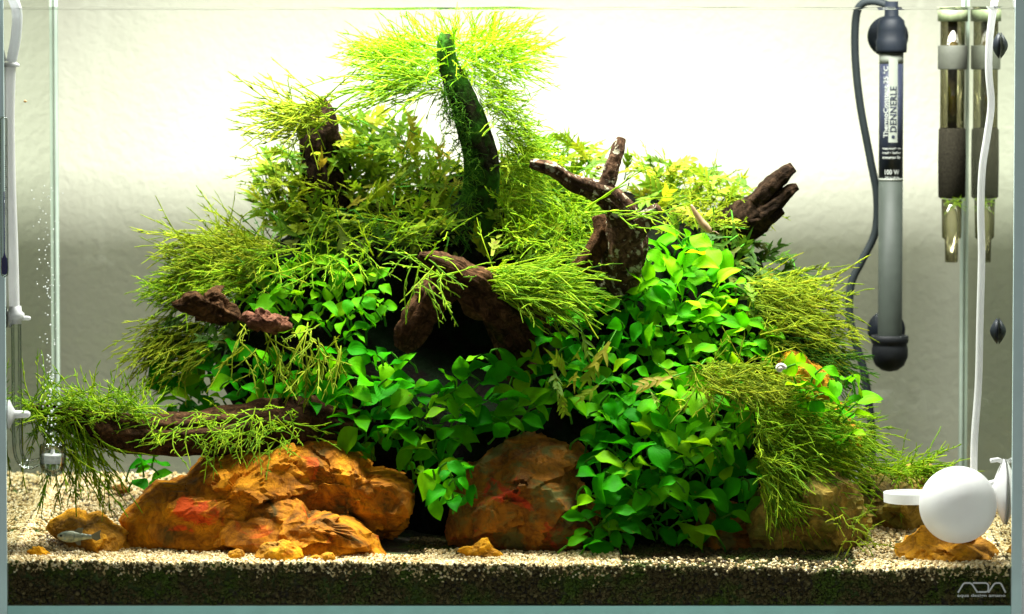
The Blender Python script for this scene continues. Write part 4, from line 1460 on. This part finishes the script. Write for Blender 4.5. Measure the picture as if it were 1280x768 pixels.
V, F = lathe([(3 * s, -22 * s), (9 * s, -20 * s), (11 * s, -14 * s), (26 * s, -8 * s), (38 * s, -2 * s), (42 * s, 0), (41 * s, 0.2 * s)], 40, 'x')
link('side_cup', mesh_from('side_cup', V, F, M['white']), dif, Matrix.Translation((xw, 0.040, cc.z)))
V, F = tube(np.array([(xw - 1.5 * s, 0.040, cc.z + 38 * s), (xw - 8 * s, 0.040, cc.z + 41 * s), (xw - 17 * s, 0.038, cc.z + 40 * s)]), 3 * s, 10)
link('cup_tab', mesh_from('cup_tab', V, F, M['white']), dif)
hp = [P(a, b, 0.055)[:] for a, b in [(1252, -22), (1246, -8), (1242, 10), (1237, 50), (1236, 90), (1239, 130), (1234, 170), (1228, 210), (1226, 260), (1227, 320), (1225, 400), (1223, 480), (1218, 550), (1217, 612)]]
V, F = tube(catmull(hp, 90), 4.6 * S(0.055), 12)
link('hose', mesh_from('hose', V, F, M['hose']), dif)

# dark cups stuck to the right pane
for py, lab in ((57, 'dark rubber suction cup high on the side pane by the filter pipe'), (414, 'dark rubber suction cup low on the side pane by the filter pipe')):
    cc = P(1272, py, 0.012)
    V, F = lathe([(1 * s, -9 * s), (5 * s, -8 * s), (12 * s, -4 * s), (17 * s, 0)], 24, 'x')
    me = mesh_from('suction_cup', V, F, M['cup'])
    o = link('suction_cup', me)
    o.location = (TW - 0.0006, 0.085, P(1250, py, 0.085).z)
    tag(o, lab, 'suction cup', 'dark cups on the side pane')

# ------------------------------------------------------------------ left: CO2 set, thermometer
LY = 0.016
s = S(LY)
co2 = empty('gas_diffuser', P(40, 597, LY), 'clear glass bubble diffuser with white hose and ceramic disc beside the log', 'diffuser')
hp = [P(a, b, c_)[:] for a, b, c_ in [(-14, 30, -0.016), (-12, 0, -0.014), (0, -14, -0.006), (12, -8, 0.006), (21, 14, LY), (20, 45, LY), (14, 78, LY)]]
V, F = tube(catmull(hp, 40), 6.6 * s, 14)
link('hose_bend', mesh_from('hose_bend', V, F, plain('clear_hose', (0.72, 0.74, 0.74), 0.25, 0.5, 0.05, 100, trans=0.5)), co2)
hp = [P(a, b, LY)[:] for a, b in [(13, 82), (11.5, 150), (13, 230), (16, 310), (18, 392)]]
V, F = tube(catmull(hp, 50), 6.8 * s, 16)
link('hose', mesh_from('hose', V, F, M['hose']), co2)
at_tube('hose_collar', [(7 * s, -3 * s), (11 * s, -2.5 * s), (11 * s, 0.5 * s), (7 * s, 3 * s)], P(13.5, 81, LY), M['white'], co2, 20)
at_tube('hose_collar', [(8 * s, -10 * s), (8.5 * s, -4 * s), (11.5 * s, -3 * s), (11.5 * s, 3 * s), (8 * s, 6 * s), (7.5 * s, 12 * s)], P(19, 395, LY), M['white'], co2, 20)
hp = [P(a, b, LY)[:] for a, b in [(20, 398), (20.5, 450), (21, 520), (22, 560), (27, 576), (36, 581), (47, 578), (54, 574)]]
C = catmull(hp, 60)
V, F = tube(C, np.concatenate([np.full(45, 6.4), np.linspace(6.4, 3.6, 15)]) * s, 20, False)
link('glass_tube', mesh_from('glass_tube', V, F, M['tube_glass']), co2)
V, F = tube(C[:50], 3.6 * s, 14, False)
link('inner_tube', mesh_from('inner_tube', V, F, M['tube_glass']), co2)
gc = P(66, 576, LY)
gcup = at_tube('glass_cup', [(2 * s, -20 * s), (9 * s, -18.5 * s), (14 * s, -13 * s), (16.5 * s, -5 * s), (16.8 * s, 8 * s), (16.2 * s, 20 * s), (15.4 * s, 20.5 * s), (15.6 * s, 8 * s), (15 * s, -5 * s), (12 * s, -12 * s), (2 * s, -17 * s)], gc, M['tube_glass'], co2, 32)
at_tube('ceramic_disc', [(14.4 * s, -3 * s), (14.6 * s, 7 * s), (13.8 * s, 8 * s), (3 * s, 8 * s), (2.4 * s, 12 * s), (2 * s, 16 * s)], gc, M['white'], gcup, 32)
for py, lab in ((398, 0), (517, 0)):
    V, F = lathe([(11 * s, 0.0), (10.5 * s, 1.5 * s), (6 * s, 5 * s), (3 * s, 8 * s), (2.6 * s, 24 * s), (1.5 * s, 27 * s)], 24, 'x')
    V[:, 1:] *= 1.7 if py > 400 else 1.1
    link('suction_cup', mesh_from('suction_cup', V, F, M['white']), co2, Matrix.Translation((-TW + 0.0006, 0.010 if py > 400 else LY, P(10, py, LY).z)))

# bubbles rising from the ceramic disc
n = 150
t = rng.random(n)
py = 560 - 330 * t ** 1.3
px = 64 + rng.normal(0, 1, n) * (4 + 5 * t) - 6 * t
by = LY + rng.normal(0, 0.003, n)
cen = np.array([P(a, b, max(0.006, c_))[:] for a, b, c_ in zip(px, py, by)])
rb = rng.uniform(0.22, 0.55, n) * 0.001 * (1 + 0.4 * (1 - t))
V = (gv[None] * rb[:, None, None] + cen[:, None, :]).reshape(-1, 3)
Fb = (gf[None] + (np.arange(n) * 12)[:, None, None]).reshape(-1, 3)
o = link('bubbles', mesh_from('bubbles', V, Fb, plain('bubble_shine', (0.85, 0.88, 0.85), 0.1, 0.8, 0.02, 100, trans=0.4)))
tag(o, 'tiny gas bubbles rising from the ceramic disc', 'bubbles', kind='stuff')

# thermometer outside on the front pane
TY = -0.0095
s = S(TY)
th = empty('thermometer', P(5, 346, TY), 'slim glass thermometer with blue bulb fixed at the tank edge', 'thermometer')
tx = P(5.5, 300, TY).x
zt2 = lambda py: P(5, py, TY).z
at_tube('glass_body', [(1 * s, zt2(347)), (4.5 * s, zt2(344)), (5 * s, zt2(338)), (5 * s, zt2(150)), (3 * s, zt2(146))], (tx, TY, 0), M['tube_glass'], th, 20)
at_tube('blue_bulb', [(1 * s, zt2(344)), (3.6 * s, zt2(342)), (3.9 * s, zt2(336)), (3.8 * s, zt2(324)), (1.6 * s, zt2(320)), (0.8 * s, zt2(316)), (0.8 * s, zt2(240))], (tx, TY, 0), M['blue'], th, 20)
sc_parts = []
for k in range(34):
    py = 182 + k * 2.6
    w = 3.2 if k % 5 == 0 else 1.8
    a, b = P(5.5, py, TY - 0.0026), P(5.5 + w, py + 0.8, TY - 0.0026)
    sc_parts.append((np.array([(a.x, a.y, a.z), (b.x, a.y, a.z), (b.x, a.y, b.z), (a.x, a.y, b.z)]), [(0, 1, 2, 3)]))
V, F = join(sc_parts)
o = link('scale_marks', mesh_from('scale_marks', V, F, M['navy'], False), th)
o['kind'] = 'stuff'

# ------------------------------------------------------------------ maker's mark on the front pane
LGY = -G - 0.0004


def stroke(pts_, w):
    pts_ = [np.array(p, dtype=float) for p in pts_]
    V, F = [], []
    for i, p in enumerate(pts_):
        if i == 0:
            d = pts_[1] - p
        elif i == len(pts_) - 1:
            d = p - pts_[i - 1]
        else:
            a, b = p - pts_[i - 1], pts_[i + 1] - p
            d = a / np.linalg.norm(a) + b / np.linalg.norm(b)
        d /= np.linalg.norm(d)
        nrm = np.array([-d[1], d[0]]) * w / 2
        for q in (p - nrm, p + nrm):
            V.append(P(q[0], q[1], LGY)[:])
        if i:
            F.append((2 * i - 2, 2 * i - 1, 2 * i + 1, 2 * i))
    return np.array(V), F


logo = [stroke([(1197.5, 741), (1203.5, 731), (1205, 729.6), (1207, 729), (1212, 729), (1214, 729.7), (1215.5, 731), (1222, 741)], 2.0),
        stroke([(1216, 729), (1232, 729), (1234.5, 730), (1235.5, 732), (1235.5, 737), (1234.5, 739.5), (1232, 740.2), (1223, 740.2)], 2.0),
        stroke([(1235.5, 741), (1242, 731), (1243.5, 729.6), (1245.5, 729), (1249, 729), (1251, 729.7), (1252, 731), (1257, 741)], 2.0)]
V, F = join(logo)
link('emblem', mesh_from('emblem', V, F, M['logo'], False), front)
V, F = text_mesh('aqua design amano', 1.0)
V = V - V.min(0)
w, h = V[:, 0].max(), V[:, 1].max()
q = np.array([P(1196.5 + a / w * 60.5, 747.5 - b / h * 4.9, LGY)[:] for a, b in V[:, :2]])
link('emblem_lettering', mesh_from('emblem_lettering', q, F, M['logo'], False), front)

# ------------------------------------------------------------------ animals
def loft(cen_, ry, rz, sides=16):
    V, F = [], []
    n = len(cen_)
    for (x, y, z), a, b in zip(cen_, ry, rz):
        for j in range(sides):
            t_ = 2 * math.pi * j / sides
            V.append((x, y + a * math.cos(t_), z + b * math.sin(t_)))
    for i in range(n - 1):
        for j in range(sides):
            k = (j + 1) % sides
            F.append((i * sides + j, i * sides + k, (i + 1) * sides + k, (i + 1) * sides + j))
    F.append(tuple(range(sides)))
    F.append(tuple((n - 1) * sides + j for j in range(sides)))
    return np.array(V), F


def fish_mat():
    m, nt, out = new_mat('silver_fish')
    p = N(nt, 'ShaderNodeBsdfPrincipled')
    n = noise(nt, 240, 4, 0.6, 0, pos(nt))
    r = ramp(nt, [(0.36, (0.03, 0.05, 0.07)), (0.45, (0.16, 0.20, 0.15)), (0.6, (0.34, 0.36, 0.24)), (0.72, (0.12, 0.22, 0.30))])
    nt.links.new(n.outputs['Fac'], r.inputs['Fac'])
    nt.links.new(r.outputs['Color'], p.inputs['Base Color'])
    p.inputs['Roughness'].default_value = 0.3
    p.inputs['Metallic'].default_value = 0.25
    nt.links.new(p.outputs[0], out.inputs['Surface'])
    return m


fc = P(95, 671, 0.026)
s = S(0.026)
fish = empty('fish', fc - Vector((0, 0, 0.004)), 'small silvery blue fish swimming before the wedge stone', 'fish')
fm = fish_mat()
xs_ = np.array([-23.5, -22, -18, -12, -5, 3, 10, 16, 20]) * s
V, F = loft([(x, 0, (-0.02 * i * 1.2 + 0.1) * s * 4) for i, x in enumerate(xs_)], np.array([0.6, 2.0, 3.4, 4.2, 4.2, 3.2, 2.2, 1.5, 1.0]) * s, np.array([0.8, 3.0, 5.4, 7.2, 7.4, 5.6, 4.0, 3.0, 2.6]) * s)
fbody = link('body', mesh_from('body', V, F, fm), fish, Matrix.Translation(fc))
fin = foliage('fin', [(0, (0.18, 0.2, 0.16)), (1, (0.25, 0.25, 0.18))], 0.5, 0.4)


def fin_mesh(name, pts_, th_=0.25):
    pts_ = np.array(pts_) * s
    n_ = len(pts_)
    V = np.array([(a, -th_ * s, b) for a, b in pts_] + [(a, th_ * s, b) for a, b in pts_])
    F = [tuple(range(n_)), tuple(range(2 * n_ - 1, n_ - 1, -1))] + [(i, (i + 1) % n_, n_ + (i + 1) % n_, n_ + i) for i in range(n_)]
    return mesh_from(name, V, F, fin, False)


link('tail_fin', fin_mesh('tail_fin', [(19, 2), (26, 6), (32, 9), (30, 3), (31, -3), (26, -5), (19, -2.5)]), fbody, Matrix.Translation(fc))
link('dorsal_fin', fin_mesh('dorsal_fin', [(-3, 6.5), (3, 11), (9, 11), (8, 4.5)]), fbody, Matrix.Translation(fc))
link('belly_fin', fin_mesh('belly_fin', [(-2, -6.5), (2, -11), (6, -11), (6, -4.5)]), fbody, Matrix.Translation(fc))
V, F = lathe([(0.1 * s, -0.9 * s), (1.2 * s, -0.6 * s), (1.5 * s, 0), (1.2 * s, 0.6 * s)], 12, 'y')
link('eye', mesh_from('eye', V, F, M['black']), fbody, Matrix.Translation(fc + Vector((-18.5 * s, -3.2 * s, 1.6 * s))))

# shrimp
shY = 0.115
s = S(shY)
shp = empty('shrimp', P(878, 288, shY), 'pale brown translucent shrimp resting below the fern crest', 'shrimp')
shm = plain('shrimp_shell', (0.42, 0.30, 0.16), 0.35, 0.5, 0.3, 260, trans=0.4)
C = catmull([P(a, b, shY)[:] for a, b in [(864, 256), (868, 264), (873, 272), (878, 279), (884, 286), (889, 291)]], 22)
R = np.interp(np.linspace(0, 1, 22), [0, 0.15, 0.4, 0.7, 0.9, 1], [1.2, 2.6, 3.8, 5.0, 4.0, 0.8]) * s * (1 + 0.06 * (np.arange(22) % 2))
V, F = tube(C, R, 12)
link('body', mesh_from('body', V, F, shm), shp)
legs = [tube(np.array([C[12 + k][:], (C[12 + k] + np.array([-4 * s, -2 * s, -5 * s])), (C[12 + k] + np.array([-5 * s, -3 * s, -10 * s]))]), 0.4 * s, 4) for k in range(0, 8, 2)]
for k, (v, f) in enumerate(legs):
    link('leg', mesh_from('leg', v, f, shm), shp)
for sg in (-1, 1):
    v, f = tube(catmull([C[-1], C[-1] + np.array([4 * s, sg * 3 * s - 3 * s, 2 * s]), C[-1] + np.array([10 * s, sg * 6 * s - 4 * s, -2 * s])], 8), 0.3 * s, 4)
    link('antenna', mesh_from('antenna', v, f, shm), shp)


# snails
def snail(px, py, Y_, r_px, colr, label):
    s_ = S(Y_)
    parts = []
    t_ = np.linspace(0, 2.6 * 2 * math.pi, 60)
    k = np.exp(-0.16 * t_)
    C_ = np.stack([np.cos(t_) * 0.62 * k, -0.75 * (1 - k), np.sin(t_) * 0.62 * k], 1) * r_px * s_
    parts.append(tube(C_, 0.46 * k * r_px * s_, 10))
    v, f = join(parts)
    o_ = link('snail', mesh_from('snail', v, f, plain('snail_shell', colr, 0.35, 0.5, 0.3, 400)))
    o_.location = P(px, py, Y_)
    tag(o_, label, 'snail', 'snails in the tank')


snail(975, 461, 0.060, 8.5, (0.72, 0.68, 0.58), 'white snail on the olive moss pad')
snail(748, 210, 0.088, 5, (0.62, 0.40, 0.08), 'yellow snail beside the upright fork of the antler')
snail(29, 128, 0.120, 4.5, (0.22, 0.13, 0.04), 'tiny brown snail stuck on the side pane near the hose')
